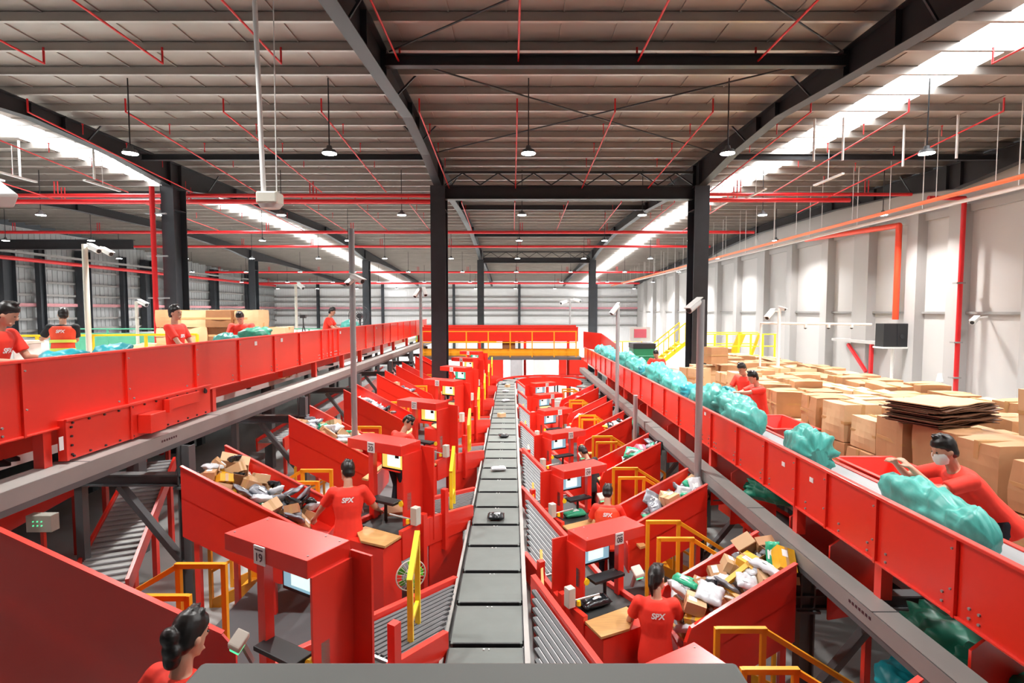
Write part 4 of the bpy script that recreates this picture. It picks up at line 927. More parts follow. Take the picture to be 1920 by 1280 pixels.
def held(nm, c, d, R, m, label, cat): b = B(); b.box((0, 0, 0), d, R); b.v = [tuple(Vector(p) + Vector(c)) for p in b.v]; return b.mesh_thing(nm, m, label, cat, c, bev=.004)
r = math.radians
person('person in red shirt looking down over the left conveyor at the left edge', -5.62, 5.85, ZL, r(-80), 1.74, 12, (16, 8), (-.15, .42, 1.12), (.2, .42, 1.1), logo='front')
person('person in orange reflective vest and black sleeves seen from behind, holding a phone', -8.35, 10.1, ZL, r(22), 1.67, 4, (12, 25), (-.3, .35, 1.22), (.05, .38, 1.1), shirt=BSHIRT, vest=True, hair='short')
b = B(); b.box((-8.76, 10.3, ZL + 1.25), (.08, .16, .012), Matrix.Rotation(.4, 3, 'X')); b.mesh_thing('phone', BLACK, 'dark phone held by the person in the reflective vest', 'phone', (-8.76, 10.3, ZL + 1.25))
person('person in red shirt standing in profile by the carton stacks behind the left conveyor', -5.7, 9.2, ZL, r(-88), 1.70, 0, (-4, 0), (-.2, .3, .95), (.2, .35, .98), logo='front')
person('person in red shirt with bowed head facing the camera beside a green sack', -5.75, 11.6, ZL, r(-165), 1.66, 12, (30, 0), (-.22, .42, 1.0), (.22, .42, 1.0), logo='front')
person('person in red shirt and dark gloves lifting a sack near the tripod', -5.65, 16.6, ZL, r(-85), 1.74, 14, (8, 0), (-.15, .45, 1.05), (.15, .45, 1.05), logo=None)
person('person with dark hair bun in red shirt at the bottom left, seen from behind', -1.86, 2.9, PLL, r(-22), 1.75, 4, (10, -4), (-.42, .2, 1.05), (.32, .42, 1.05), hair='bun', female=True)
person('person in red shirt and blue jeans sorting parcels at the station with sign 20', -1.95, 6.35, PLL, r(12), 1.66, 6, (18, 30), (-.42, .3, 1.0), (.35, .32, 1.02), trouser=JEANS, hair='short', female=True)
person('person with curly black hair at the station with sign 21', -1.98, 9.25, PLL, r(-40), 1.68, 22, (22, 0), (-.2, .5, 1.0), (.3, .45, 1.0), hair='curly', logo=None)
person('person in red shirt with ponytail working at the station with sign 08', 1.45, 5.3, PLR, r(-8), 1.64, 3, (20, -35), (-.28, .3, .95), (.3, .34, .98), hair='tail', female=True)
person('person in orange vest with lime bands at the station with sign 09', 1.42, 7.95, PLR, r(-10), 1.62, 12, (20, -10), (-.3, .35, .95), (.36, .35, .9), hair='short', female=True, vest=True)
person('person reaching over the belt at the station with sign 10 on the right', 1.6, 10.6, PLR, r(40), 1.6, 24, (25, 0), (-.3, .45, .9), (.3, .45, .9), logo=None, shirt=BSHIRT)
person('person in red shirt and face mask bending over the right conveyor to grip a sack', 4.40, 5.0, ZM, r(80), 1.82, 42, (-6, 4), (-.10, .62, 1.34), (.2, .6, 1.3), logo=None, mask=True, wide=.14)
person('person in red shirt reaching across the sacks, nearer of the pair by the belt', 4.85, 10.55, ZM, r(90), 1.70, 10, (15, 0), (-.14, .62, 1.32), (.12, .6, 1.22), logo=None)
person('person in red shirt standing just behind another, farther of the pair by the belt', 5.15, 11.9, ZM, r(120), 1.74, 8, (20, 0), (-.2, .4, 1.1), (.2, .4, 1.1), logo=None)
person('person in red shirt leaning on the sacks before the dark green machine', 4.62, 17.2, ZM, r(150), 1.66, 16, (18, -10), (-.25, .42, 1.05), (.3, .42, 1.05), logo='front')
person('distant person in red shirt at the far right stations', 1.2, 14.6, PLR, r(60), 1.62, 15, (10, 0), (-.2, .4, 1.0), (.2, .4, 1.0), logo=None)
held('parcel', (-1.45, 6.72, PLL + 1.0), (.24, .16, .05), Matrix.Rotation(.3, 3, 'Z') @ Matrix.Rotation(.4, 3, 'X'), CARD, 'brown packet held by the person in blue jeans', 'parcel')
held('paper_sheet', (1.78, 5.68, PLR + 1.02), (.16, .2, .01), Matrix.Rotation(-.3, 3, 'Z') @ Matrix.Rotation(.9, 3, 'X'), PAPER, 'white paper held by the person at sign 08', 'paper')

# ------------------------------------------------------------------ sacks
def sack_mesh(L, W_, Hh, seed, m, knot=1, plump=1.0):
    rnd = random.Random(seed); b = B(); n, kx = 44, 40; vs = []; o = Vector((seed * 3.1, seed * 1.7, 0))
    for j in range(kx + 1):
        s = j / kx; x = (s - .5) * L
        e = min(1, (1 - abs(2 * s - 1) ** 5)) ** .5 if j not in (0, kx) else .05
        if knot and s > .8: e = .16 + .84 * (1 - min(1, (s - .8) / .1)) ** 1.2 if s < .93 else .16 + (s - .93) * 3.4
        for i in range(n):
            t_ = 2 * PI * i / n; ct, st = math.cos(t_), math.sin(t_); q = 2.6; kk = (abs(ct) ** q + abs(st) ** q) ** (-1 / q)
            fold = 1 + (.10 if (knot and s > .62) else .045) * math.sin(11 * t_ + 3 * noise.noise(Vector((s * 4, i * .2, seed)))) * (1 if s > .62 else .8)
            p = Vector((x, ct * kk * W_ / 2 * e * fold, st * kk * Hh / 2 * e * fold))
            nz = noise.noise(Vector((x * 4, p.y * 5, p.z * 5)) + o) * .11 + noise.noise(Vector((x * 11, p.y * 9, p.z * 9)) + o) * .05
            rid = abs(noise.noise(Vector((x * 7, p.y * 6, p.z * 3)) + o * 2)) * .10
            p += Vector((nz * .4, p.y * (nz * 2.2 - rid * 2) , p.z * (nz * 2 - rid * 2.4))); p.z = max(p.z, -Hh * .40) + Hh * .4
            p.y += .1 * L * math.sin(s * 3 + seed) * .3
            vs.append(p)
    b.add(vs, [(j * n + i, j * n + (i + 1) % n, (j + 1) * n + (i + 1) % n, (j + 1) * n + i) for j in range(kx) for i in range(n)], True)
    b.add(vs, [tuple(range(n))[::-1], tuple(range(kx * n, kx * n + n))])
    return b.mesh('sack', m)
SM = [sack_mesh(.95, .62, .46, 1, SACK), sack_mesh(.8, .66, .56, 2, SACK), sack_mesh(1.05, .55, .46, 3, SACK), sack_mesh(.75, .5, .34, 4, SACKG), sack_mesh(.7, .45, .32, 5, SACKB), sack_mesh(1.25, .46, .46, 6, SACK, knot=0)]
def sack(i, x, y, z, a, label, group, sc=1, tilt=(0, 0)): return inst(SM[i], 'sack', label, 'sack', (x, y, z), (tilt[0], tilt[1], a), group, (sc, sc * (.74 if group == 'teal sacks on the right conveyor' else 1), sc))
zb = H - 1.606 - .32
g = 'teal sacks on the right conveyor'
sack(5, 3.66, 4.62, zb, 1.50, 'long pale teal sack gripped by the bending person', g, 1.0, (0, -.04))
sack(1, 3.62, 6.55, zb, -1.75, 'plump teal sack with radiating folds beside the red hopper', g, 1.0)
ys_ = [8.6 + .62 * q for q in range(24)]
for j, y in enumerate(ys_):
    sack((0, 2, 1, 0, 4, 2)[j % 6], 3.70 + .05 * math.sin(j * 2.2), y, zb + (.07 if j % 3 == 1 else 0), PI / 2 + .28 * math.sin(j * 1.9), 'teal sack in the long row on the right conveyor, %s from the near end' % (ORD[j] if j < 12 else str(j + 1) + 'th'), g, 1.1 + .12 * math.sin(j * 3.3))
sack(4, 4.35, 10.9, zb + .15, 2.6, 'blue green sack held up between the pair of workers and the belt', g, .8, (.2, -.5))
zb2 = H - .44 - .24
g2 = 'sacks on the left conveyor'
for (i, x, y, a, lb, sc, m_) in ((4, -4.85, 5.9, 1.4, 'dark green sack beside the person at the left edge', .75, 0), (4, -4.9, 6.7, 1.8, 'blue green sack on the left conveyor in front of the vested worker', .8, 0), (1, -4.9, 9.3, 1.5, 'teal sack on the left conveyor before the cartons', .5, 0), (3, -4.85, 10.3, 1.5, 'green sack mound in front of the person with bowed head', 1.0, 0), (1, -4.9, 16.4, 1.5, 'small teal sack at the hands of the person near the tripod', .7, 0)):
    sack(i, x, y, zb2 + (.04 if i != 3 else .06), a, lb, g2, sc)
g3 = 'green sacks on the lower level right'
for j, (i, x, y, z, a, sc, lb) in enumerate(((3, 3.55, 7.35, H - 2.62, 1.9, 1.0, 'crumpled green sack hanging over the grey rail by the tall camera pole'), (3, 3.9, 6.9, H - 2.95, .9, 1.0, 'green sack under the right conveyor behind the camera pole'), (4, 4.0, 6.1, H - 2.95, 2.3, .85, 'bright blue green sack under the right conveyor above the carton parcels'),
        (3, 3.75, 3.95, H - 3.0, 2.1, 1.15, 'knotted green sack behind the grey rail at the lower right'), (3, 3.85, 4.75, H - 3.05, 1.2, 1.05, 'smooth green sack left of the knotted one at the lower right'), (3, 3.2, 4.0, H - 3.65, 2.2, 1.1, 'dark green sack below the grey rail at the lower right'), (4, 3.45, 4.65, H - 3.35, .6, .8, 'blue green sack behind the grey support post at the lower right'), (4, 3.6, 5.6, H - 3.2, 2.6, .7, 'small blue sack beneath the grey cross beam at right'))):
    sack(i, x, y, z, a, lb, g3, sc, (.15, .1))
# ------------------------------------------------------------------ parcels
def pm(kind, seed):
    rnd = random.Random(seed); b = B()
    if kind in ('card', 'cardl', 'yel', 'pinkb'):
        d = (rnd.uniform(.16, .30), rnd.uniform(.13, .22), rnd.uniform(.07, .16)); b.box((0, 0, 0), d); b.mi = 1
        b.box((0, 0, 0), (d[0] + .003, .04, d[2] + .003)); b.mi = 2; b.box((d[0] * .2, d[1] * .12, d[2] / 2 + .001), (.09, .07, .003)); b.mi = 0
        me = b.mesh('parcel', [{'card': CARD, 'cardl': CARDL, 'yel': POLY_Y, 'pinkb': POLY_P}[kind], TAPE, PAPER]); return me
    if kind == 'tube': b.tube((-.28, 0, 0), (.28, 0, 0), .045, n=14); return b.mesh('parcel', [CARDL])
    L, W_, h = rnd.uniform(.22, .36), rnd.uniform(.18, .26), rnd.uniform(.04, .09); n, k2 = 14, 10; vs = []
    for sz in (1, -1):
        for j in range(k2 + 1):
            for i in range(n + 1):
                u, v = i / n * 2 - 1, j / k2 * 2 - 1; e = max(0, (1 - u ** 6) * (1 - v ** 6)); q = Vector((u * L / 2, v * W_ / 2, 0))
                z = sz * (h / 2 * e ** .6 + .002) * (1 + .6 * noise.noise(Vector((u * 3, v * 3, seed + sz)))); wv = .025 * noise.noise(Vector((u * 1.5, v * 1.5, seed + 9)))
                vs.append((q.x * (1 + .06 * noise.noise(Vector((v * 4, seed, 0)))), q.y * (1 + .06 * noise.noise(Vector((u * 4, seed, 1)))), z + wv))
    N = (n + 1) * (k2 + 1); fs = []
    for j in range(k2):
        for i in range(n): a = j * (n + 1) + i; fs.append((a, a + 1, a + n + 2, a + n + 1)); fs.append((N + a, N + a + n + 1, N + a + n + 2, N + a + 1))
    for i in range(n): a = i; fs.append((a, N + a, N + a + 1, a + 1)); a = k2 * (n + 1) + i; fs.append((a, a + 1, N + a + 1, N + a))
    for j in range(k2): a = j * (n + 1); c_ = a + n + 1; fs.append((a, c_, N + c_, N + a)); a += n; c_ = a + n + 1; fs.append((a, N + a, N + c_, c_))
    b.add(vs, fs, True); b.mi = 1; b.box((.02, .01, h / 2 + .004), (.11, .08, .002))
    return b.mesh('parcel', [{'white': POLY_W, 'grey': POLY_G, 'black': POLY_K, 'ybag': POLY_Y, 'green': POLY_T}[kind], PAPER])
KN = {'card': 'brown cardboard parcel', 'cardl': 'pale cardboard parcel', 'yel': 'yellow boxed parcel', 'pinkb': 'pink boxed parcel', 'tube': 'long cardboard tube', 'white': 'white plastic mailer', 'grey': 'grey plastic mailer', 'black': 'black plastic mailer', 'ybag': 'yellow plastic mailer', 'green': 'green plastic mailer'}
PMS = {k_: [pm(k_, 10 * i + len(k_)) for i in range(3)] for k_ in KN}
def pile(sg, k, n, x0, x1, where, mix, seed, depth=.16, sc=1.0):
    if sg > 0: x1 = min(x1, 2.95)
    """fill a chute between mirrored x0..x1 with n parcels laid on its bed"""
    rnd = random.Random(seed); c = CH[sg]; P = SIDE[sg]; dy = P['s'] * k - (.47 if sg < 0 and k == 5 else 0); lx, ly, ld = c['l']; ux, uy, ud = c['u']
    nx = max(2, int((x1 - x0) / .19 / sc)); ny = 4; i = 0; layer = 0; an = math.atan2(ld - ud, ux - lx)
    while i < n:
        for a in range(nx):
            for q in range(ny):
                if i >= n: return
                if rnd.random() < .12: continue
                x = x0 + (x1 - x0) * (a + .5 + rnd.uniform(-.3, .3)) / nx; f = (x - lx) / (ux - lx)
                wy = c['off'][1] - .24; y = ly + (uy - ly) * f + dy + .14 + wy * (q + .5 + rnd.uniform(-.25, .25)) / ny
                z = H - (ld + (ud - ld) * f) - .36 + .08 + layer * .11 + rnd.uniform(-.02, .03)
                kd = rnd.choice(mix); me = rnd.choice(PMS[kd])
                inst(me, 'parcel', KN[kd] + ' in the pile ' + where, 'parcel', (sg * x, y, z), (rnd.gauss(0, .28), -sg * an + rnd.gauss(0, .25), rnd.uniform(0, PI)), 'parcels ' + where, (sc * rnd.uniform(.8, 1.1),) * 3); i += 1
        layer += 1
MA = ['card', 'card', 'cardl', 'white', 'white', 'grey', 'yel', 'black', 'card', 'cardl', 'card', 'green', 'white', 'grey', 'card']
pile(-1, 1, 62, 2.5, 3.7, 'in the left chute nearest the green fan', MA + ['cardl', 'yel'], 1, sc=.95)
pile(-1, 2, 48, 2.7, 3.7, 'in the second nearest left chute', MA + ['tube', 'white'], 2)
pile(-1, 3, 26, 2.8, 3.7, 'in the third nearest left chute', ['white', 'black', 'white', 'card', 'grey'], 3)
pile(-1, 4, 22, 2.8, 3.7, 'in the fourth nearest left chute', ['white', 'black', 'grey', 'card'], 4)
pile(-1, 5, 14, 2.9, 3.7, 'in the fifth nearest left chute', ['white', 'card', 'grey'], 5)
pile(1, 0, 66, 1.75, 3.15, 'in the big right chute nearest the camera', MA + ['white', 'cardl', 'white'], 6, sc=.95)
pile(1, 1, 34, 2.1, 3.3, 'in the second nearest right chute', ['grey', 'grey', 'white', 'black', 'card', 'cardl', 'green'], 7, sc=1.05)
pile(1, 2, 26, 2.3, 3.4, 'in the third nearest right chute', ['green', 'white', 'pinkb', 'yel', 'grey', 'black'], 8)
pile(1, 3, 24, 2.3, 3.5, 'in the fourth nearest right chute', ['black', 'green', 'ybag', 'pinkb', 'white'], 9)
pile(1, 4, 26, 1.9, 3.5, 'in the fifth nearest right chute', ['white', 'card', 'pinkb', 'black', 'white'], 10, sc=.85)
pile(1, 5, 16, 2.2, 3.5, 'in the sixth nearest right chute', ['white', 'card', 'pinkb'], 11)
# large open carton and yellow tray in the nearest big piles
for (sg, x, y, z, d, a, m, lb) in ((-1, 3.5, 6.6, H - 2.12, (.34, .3, .2), .5, CARDD, 'open brown carton at the top of the left pile nearest the green fan'), (1, 2.72, 5.9, H - 2.86, (.24, .2, .24), .3, CARDD, 'dark open carton at the top of the right pile by the grey rail')):
    b = B(); w_ = .006; X0, Y0_, Z0 = d[0] / 2, d[1] / 2, d[2]
    b.b2(-X0, X0, -Y0_, Y0_, 0, w_); b.b2(-X0, -X0 + w_, -Y0_, Y0_, 0, Z0); b.b2(X0 - w_, X0, -Y0_, Y0_, 0, Z0); b.b2(-X0, X0, -Y0_, -Y0_ + w_, 0, Z0); b.b2(-X0, X0, Y0_ - w_, Y0_, 0, Z0)
    t = T('open_carton', lb, 'cardboard box', (sg * x, y, z), a); b.obj('box', m, t, world=False); b = B(); b.add([(-X0, Y0_, Z0), (X0, Y0_, Z0), (X0, Y0_ + .12, Z0 + .06), (-X0, Y0_ + .12, Z0 + .06), (-X0, Y0_, Z0 + .005), (X0, Y0_, Z0 + .005), (X0, Y0_ + .12, Z0 + .065), (-X0, Y0_ + .12, Z0 + .065)], [(0, 3, 2, 1), (4, 5, 6, 7), (0, 1, 5, 4), (2, 3, 7, 6), (0, 4, 7, 3), (1, 2, 6, 5)]); b.obj('flap', CARDL, t, world=False); t.rotation_euler = (.2, -.35 * sg, a)
b = B()
for (x0, x1, y0, y1) in ((-.2, .2, -.15, -.1), (-.2, .2, .1, .15), (-.2, -.15, -.15, .15), (.15, .2, -.15, .15)): b.b2(x0, x1, y0, y1, -.03, .03)
o = inst(b.mesh('frame', POLY_Y), 'yellow_frame_parcel', 'yellow open frame shaped parcel in the right pile beside the sign 08 worker', 'parcel', (2.45, 5.55, H - 2.85), (.35, -.5, .3), None)
# parcels on the trays
for j, (y, dx, kd, lb) in enumerate(((7.3, .0, 'black', 'black mailer with white label on the sorter, nearest to the camera'), (9.55, -.02, 'white', 'pinkish white packet on the sorter, second nearest'), (12.1, .03, 'black', 'dark crinkled bag on the sorter, third nearest'), (14.5, -.06, 'cardl', 'small brown box on the sorter, fourth nearest'), (16.9, .02, 'white', 'round white packet on the sorter, fifth nearest'), (18.9, .0, 'white', 'white packet on the sorter, sixth nearest'), (20.2, .05, 'cardl', 'brown parcel near the far end of the sorter'), (20.9, -.1, 'grey', 'grey mailer just before the sorter curve'))):
    me = PMS[kd][j % 3]; inst(me, 'parcel', lb, 'parcel', (-.22 + dx, y, zs + .045), (0, 0, .2 * j), 'parcels on the sorter', (.75,) * 3)
# parcels on infeeds
for (sg, k, u, v, kd, lb, a) in ((-1, 0, .22, .3, 'black', 'black mailer with white label on the infeed below sign 19', .9), (1, 0, .1, -.02, 'black', 'black packet with white label on the infeed below sign 08', .5), (1, 1, .2, .0, 'green', 'green bag on the infeed below sign 09', .4), (-1, 2, .0, .35, 'white', 'white packet on the infeed below sign 21', .2)):
    P = SIDE[sg]; F = Fr(sg, P['cx'], P['cy'] + P['s'] * k); p = F.p(u, v, P['zr'] - .0); inst(PMS[kd][1], 'parcel', lb, 'parcel', p, (0, 0, a), None)
# ------------------------------------------------------------------ big cartons, right
def carton_mesh(d, seed, m=CARD):
    rnd = random.Random(seed); b = B(); n = 5; x, y, z = d; j = lambda: rnd.uniform(-.022, .022)
    V = {}; 
    def gv(a, c, e):
        key = (a, c, e)
        if key not in V:
            p = Vector((x * (a / n - .5), y * (c / n - .5), z * e / n)); bul = .035 * noise.noise(p * 2.2 + Vector((seed, 0, 0))); q = Vector((p.x, p.y, 0)).normalized() if (a in (0, n) or c in (0, n)) else Vector((0, 0, 0))
            V[key] = len(b.v); b.v.append(tuple(p + q * (bul + .012 * math.sin(PI * e / n)) + Vector((0, 0, bul * .8 if e == n else 0))))
        return V[key]
    for p in range(n):
        for q in range(n):
            for f in (((p, q, 0), (p, q + 1, 0), (p + 1, q + 1, 0), (p + 1, q, 0)), ((p, q, n), (p + 1, q, n), (p + 1, q + 1, n), (p, q + 1, n)), ((p, 0, q), (p + 1, 0, q), (p + 1, 0, q + 1), (p, 0, q + 1)), ((p, n, q), (p, n, q + 1), (p + 1, n, q + 1), (p + 1, n, q)), ((0, p, q), (0, p, q + 1), (0, p + 1, q + 1), (0, p + 1, q)), ((n, p, q), (n, p + 1, q), (n, p + 1, q + 1), (n, p, q + 1))):
                b.f.append(tuple(gv(*c_) for c_ in f)); b.m.append(0); b.s.append(False)
    b.mi = 1; b.box((0, 0, z * .5), (x + .016, .07, z + .012)); b.box((0, 0, z * .52), (x + .02, y + .02, .05))
    return b.mesh('carton', [m, TAPE])
CM = [carton_mesh((.66, .66, .64), i, [CARD, CARD, CARDL][i % 3]) for i in range(6)]
g = 'taped cartons piled against the right wall'
rnd = random.Random(5)
names = {}
for ci, x in enumerate((5.95, 6.68, 7.42, 8.18, 8.95, 9.75, 10.6, 11.5)):
    for yi in range(20):
        y = 5.75 + .74 * yi + (.1 if ci % 2 else 0)
        if 18.2 < y < 19.6 and x < 7: continue
        nl = 2 if ci < 5 else 1
        if y > 14.5 and ci < 2: nl = 1 if yi % 3 else 2
        if y < 7 and ci in (1, 2): nl = 3 if ci == 2 else 2
        if ci > 5 and y < 8: continue
        for l in range(nl):
            if ci == 0 and l == 1 and yi in (7,): continue
            if (ci, l, yi) in ((0, 1, 1),): pass
            zz_ = ZM + .66 * l; col_ = 'row %s from the belt' % ORD[ci]
            lb = ('brown taped carton, %s layer, %s, %s along' % (('lower', 'upper', 'top')[l], col_, ORD[yi] if yi < 12 else str(yi + 1) + 'th'))
            inst(CM[rnd.randrange(6)], 'carton', lb, 'cardboard box', (x + rnd.uniform(-.03, .03), y + rnd.uniform(-.02, .02), zz_), (0, 0, rnd.choice((0, PI / 2, PI)) + rnd.uniform(-.09, .09)), g, (rnd.uniform(.9, 1.0), rnd.uniform(.9, 1.0), 1 if l < nl - 1 else rnd.uniform(.78, 1.05)))
for (x, y, z, a, s_, lb) in ((5.55, 4.95, ZM, .1, 1.05, 'large carton behind the bending person, nearest to the belt edge'), (6.3, 4.9, ZM, 0, 1.05, 'large carton right of the bending person at the frame edge'), (6.75, 6.5, ZM + 1.33, .1, 1.0, 'pale topmost carton at the right edge of the view'), (6.35, 4.95, ZM + .68, .15, 1.0, 'large carton standing on the one right of the bending person'), (5.2, 9.9, ZM, .3, .8, 'low slumped carton left of the front row beside the worker pair'), (4.95, 12.9, ZM + .0, .1, .9, 'carton behind the worker pair beside the belt'), (4.9, 14.2, ZM, .2, .9, 'carton beside the belt before the tall right column'), (5.0, 15.1, ZM, -.2, .95, 'carton left of the tall right column'), (5.5, 16.3, ZM + .64, .5, .95, 'bulging carton leaning on top of the stack left of the tall column'), (6.2, 16.6, ZM + 1.3, .2, .85, 'pale carton on top of the stack beside the tall column')):
    inst(CM[int(x * 7) % 6], 'carton', lb, 'cardboard box', (x, y, z), (0, 0, a), g, (s_, s_, s_ * .9))
# flattened cardboard stack
for i in range(14):
    b = B(); q = .5; rnd_ = random.Random(i); pts = []
    nx_ = 6
    for s_ in (0, 1):
        for a in range(nx_ + 1):
            for c_ in (0, 1): pts.append((-.62 + 1.24 * a / nx_, -.36 + .72 * c_, s_ * .012 + .012 * math.sin(a * 1.7 + i)))
    fs = []; m_ = 2 * (nx_ + 1)
    for a in range(nx_): k_ = 2 * a; fs += [(k_, k_ + 1, k_ + 3, k_ + 2), (m_ + k_, m_ + k_ + 2, m_ + k_ + 3, m_ + k_ + 1), (k_, k_ + 2, m_ + k_ + 2, m_ + k_), (k_ + 1, m_ + k_ + 1, m_ + k_ + 3, k_ + 3)]
    fs += [(0, m_, m_ + 1, 1), (2 * nx_, 2 * nx_ + 1, m_ + 2 * nx_ + 1, m_ + 2 * nx_)]
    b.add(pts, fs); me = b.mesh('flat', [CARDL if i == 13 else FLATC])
    inst(me, 'flattened_carton', 'flattened carton sheet, %s' % ('topmost of the stack on the carton pile' if i == 13 else '%s from the bottom of the stack on the pile' % (ORD[i] if i < 12 else '13th')), 'cardboard sheet', (6.05 + rnd_.uniform(-.05, .05), 7.6 + rnd_.uniform(-.06, .06), ZM + 1.34 + .022 * i), (0, 0, .35 + rnd_.uniform(-.12, .12)), 'flattened cartons')
# red hoppers on the outer side of the right conveyor
for (y, x0, lb) in ((6.45, 4.2, 'open red hopper beside the belt in front of the bending person'), (9.3, 4.2, 'open red hopper beside the belt near the worker pair')):
    t = T('red_hopper', lb, 'hopper', (4.65, y, ZM)); zt = H - 1.92; L_, W2 = .55, .34; cx = 4.6
    o_ = [(cx - W2, y - L_), (cx + W2, y - L_), (cx + W2, y + L_), (cx - W2, y + L_)]; i_ = [(cx + (px - cx) * .62, y + (py_ - y) * .7) for px, py_ in o_]
    b = B()
    for a in range(4): c_ = (a + 1) % 4; b.prism([(*o_[a], zt), (*o_[c_], zt), (*i_[c_], zt - .45), (*i_[a], zt - .45)], ((y * 0), 0, -.012))
    b.prism([(*p, zt - .46) for p in i_], (0, 0, -.01)); b.obj('bin', RED, t)
    b = B()
    for a in range(4):
        c_ = (a + 1) % 4; e = lambda p: (cx + (p[0] - cx) * 1.16, y + (p[1] - y) * 1.12, zt); b.prism([(*o_[a], zt), (*o_[c_], zt), e(o_[c_]), e(o_[a])], (0, 0, .012))
    b.obj('flange', REDP, t)
    for px, py_ in i_: b = B(); b.b2(px - .03, px + .03, py_ - .03, py_ + .03, ZM, zt - .46); b.obj('leg', REDP, t)
# far end outer red wing of the right conveyor
t = T('belt_wing_wall', 'red side wall flaring out at the far end of the right conveyor', 'guard wall', (4.1, 23, H - 1.8)); b = B()
b.prism([(3.35, 25.5, H - 1.75), (4.0, 24.4, H - 1.8), (4.0, 24.4, H - 1.02), (3.35, 25.5, H - .98)], (.03, .02, 0)); b.prism([(4.0, 24.4, H - 1.8), (4.22, 21.4, H - 1.85), (4.22, 21.4, H - 1.4), (4.0, 24.4, H - 1.02)], (.03, 0, 0)); b.obj('panel', RED, t)
# ------------------------------------------------------------------ left upper floor: cartons, railing, cabinet
g = 'cartons stacked behind the left conveyor'; rnd = random.Random(9)
cb_ = [carton_mesh((.62, .5, .42), 20 + i, [CARDL, CARD, CARDL, CARDD][i]) for i in range(4)]
heights = [2, 4, 4, 4, 4, 3]
for i, n_ in enumerate(heights):
    for l in range(n_):
        me = cb_[3] if (i == 3 and l >= 2) else cb_[rnd.randrange(3)]
        inst(me, 'carton', 'carton in the left stacks, %s column from the left, %s from the floor' % (ORD[i], ORD[l]), 'cardboard box', (-9.1 + .64 * i, 13.6 + rnd.uniform(-.06, .06), ZL + .42 * l), (0, 0, rnd.uniform(-.05, .05)), g, (1, 1, .99))
for i in range(4): inst(cb_[rnd.randrange(3)], 'carton', 'low carton in front of the left stacks, %s from the left' % ORD[i], 'cardboard box', (-8.6 + .66 * i, 11.6, ZL + .0), (0, 0, 0), g, (1.05, 1.1, 1.6))
def fence(pts, zf, h, label, m=YEL2, n=None, green=False, group='yellow guard railings'):
    t = T('guard_railing', label, 'railing', (*pts[0], zf), 0, group)
    for (a, c_) in zip(pts, pts[1:]):
        L = math.dist(a, c_); k_ = max(1, round(L / 1.1))
        for i in range(k_ + 1): x, y = a[0] + (c_[0] - a[0]) * i / k_, a[1] + (c_[1] - a[1]) * i / k_; b = B(); b.b2(x - .025, x + .025, y - .025, y + .025, zf, zf + h); b.obj('post', m, t)
        b = B()
        for z in (h, h * .55): b.bar((*a, zf + z), (*c_, zf + z), .045, .045)
        b.bar((*a, zf + .08), (*c_, zf + .08), .02, .16); b.obj('rails', m, t)
        if green: b = B(); b.bar((*a, zf + h * .45), (*c_, zf + h * .45), .01, h * .8); b.obj('mesh_panel', GREENL, t)
    return t
fence([(-13.5, 11.2), (-7.3, 12.6)], ZL, 1.12, 'yellow guard railing behind the vested worker')
fence([(-17, 20), (-6.4, 20)], ZL, 1.0, 'green mesh railing far behind the left workers', GREENL, green=True, group='green railings')
fence([(-6, 34), (-1, 34)], ZL - .3, 1.0, 'green and yellow railing beyond the left conveyor end', YEL2, green=True, group='green railings')
b = B(); b.b2(-9.35, -8.75, 9.9, 10.5, ZL, ZL + 1.05); t = T('white_cabinet', 'white cabinet behind the left conveyor next to the left edge worker', 'cabinet', (-9.4, 9.9, ZL)); b.v = [(v[0] - .35, v[1], v[2]) for v in b.v]; b.obj('body', WHITE, t, bev=.01); b = B(); b.b2(-9.72, -9.08, 9.86, 10.54, ZL + 1.05, ZL + 1.1); b.obj('top', OFFW, t)
# right far: yellow platform, stairs, green machine, board
t = T('yellow_platform', 'yellow railed platform above a green mesh fence before the right wall', 'platform', (9.6, 23, ZM)); z0 = H - 1.98
b = B(); b.b2(7.9, 11.0, 22.6, 24.4, z0 - .22, z0); b.obj('deck', YEL2, t)
for i in range(7): x = 7.95 + .5 * i; b = B(); b.b2(x - .03, x + .03, 22.6, 22.66, z0, z0 + 1.0); b.obj('railing_post', YEL2, t)
b = B()
for z in (.5, 1.0):
    for yy_ in (22.6, 24.3): b = B(); b.b2(7.9, 11.0, yy_, yy_ + .05, z0 + z - .02, z0 + z + .02); b.obj('rail_bar', YEL2, t)
b = B(); b.bar((9.5, 23.4, z0), (9.9, 23.4, z0 + 1.0), .1, .3); b.bar((10.3, 23.4, z0), (10.65, 23.4, z0 + 1.0), .08, .1); b.obj('ladder_brace', YEL, t)
for x in (8, 10.9): b = B(); b.b2(x - .06, x + .06, 23.4, 23.5, ZM, z0 - .2); b.obj('leg', YEL2, t)
b = B(); b.b2(8.3, 8.6, 23, 23.4, z0, z0 + .4); b.b2(9.0, 9.3, 23, 23.3, z0, z0 + .35); b.mesh_thing('tool_box', CARDD, 'pair of dark boxes on the yellow platform', 'box', (8.6, 23, z0))
fence([(7.6, 21.5), (10.4, 20)], ZM, .85, 'green mesh fence with yellow posts below the yellow platform', YEL2, green=True, group='green railings')
t = T('yellow_stairs', 'yellow staircase with handrails left of the tall right column', 'stair', (7.4, 27, ZM))
for i in range(7): b = B(); b.b2(6.9 + .22 * i, 7.12 + .22 * i, 26.6, 27.6, ZM + .18 * i + .15, ZM + .18 * i + .19); b.obj('step', YEL2, t)
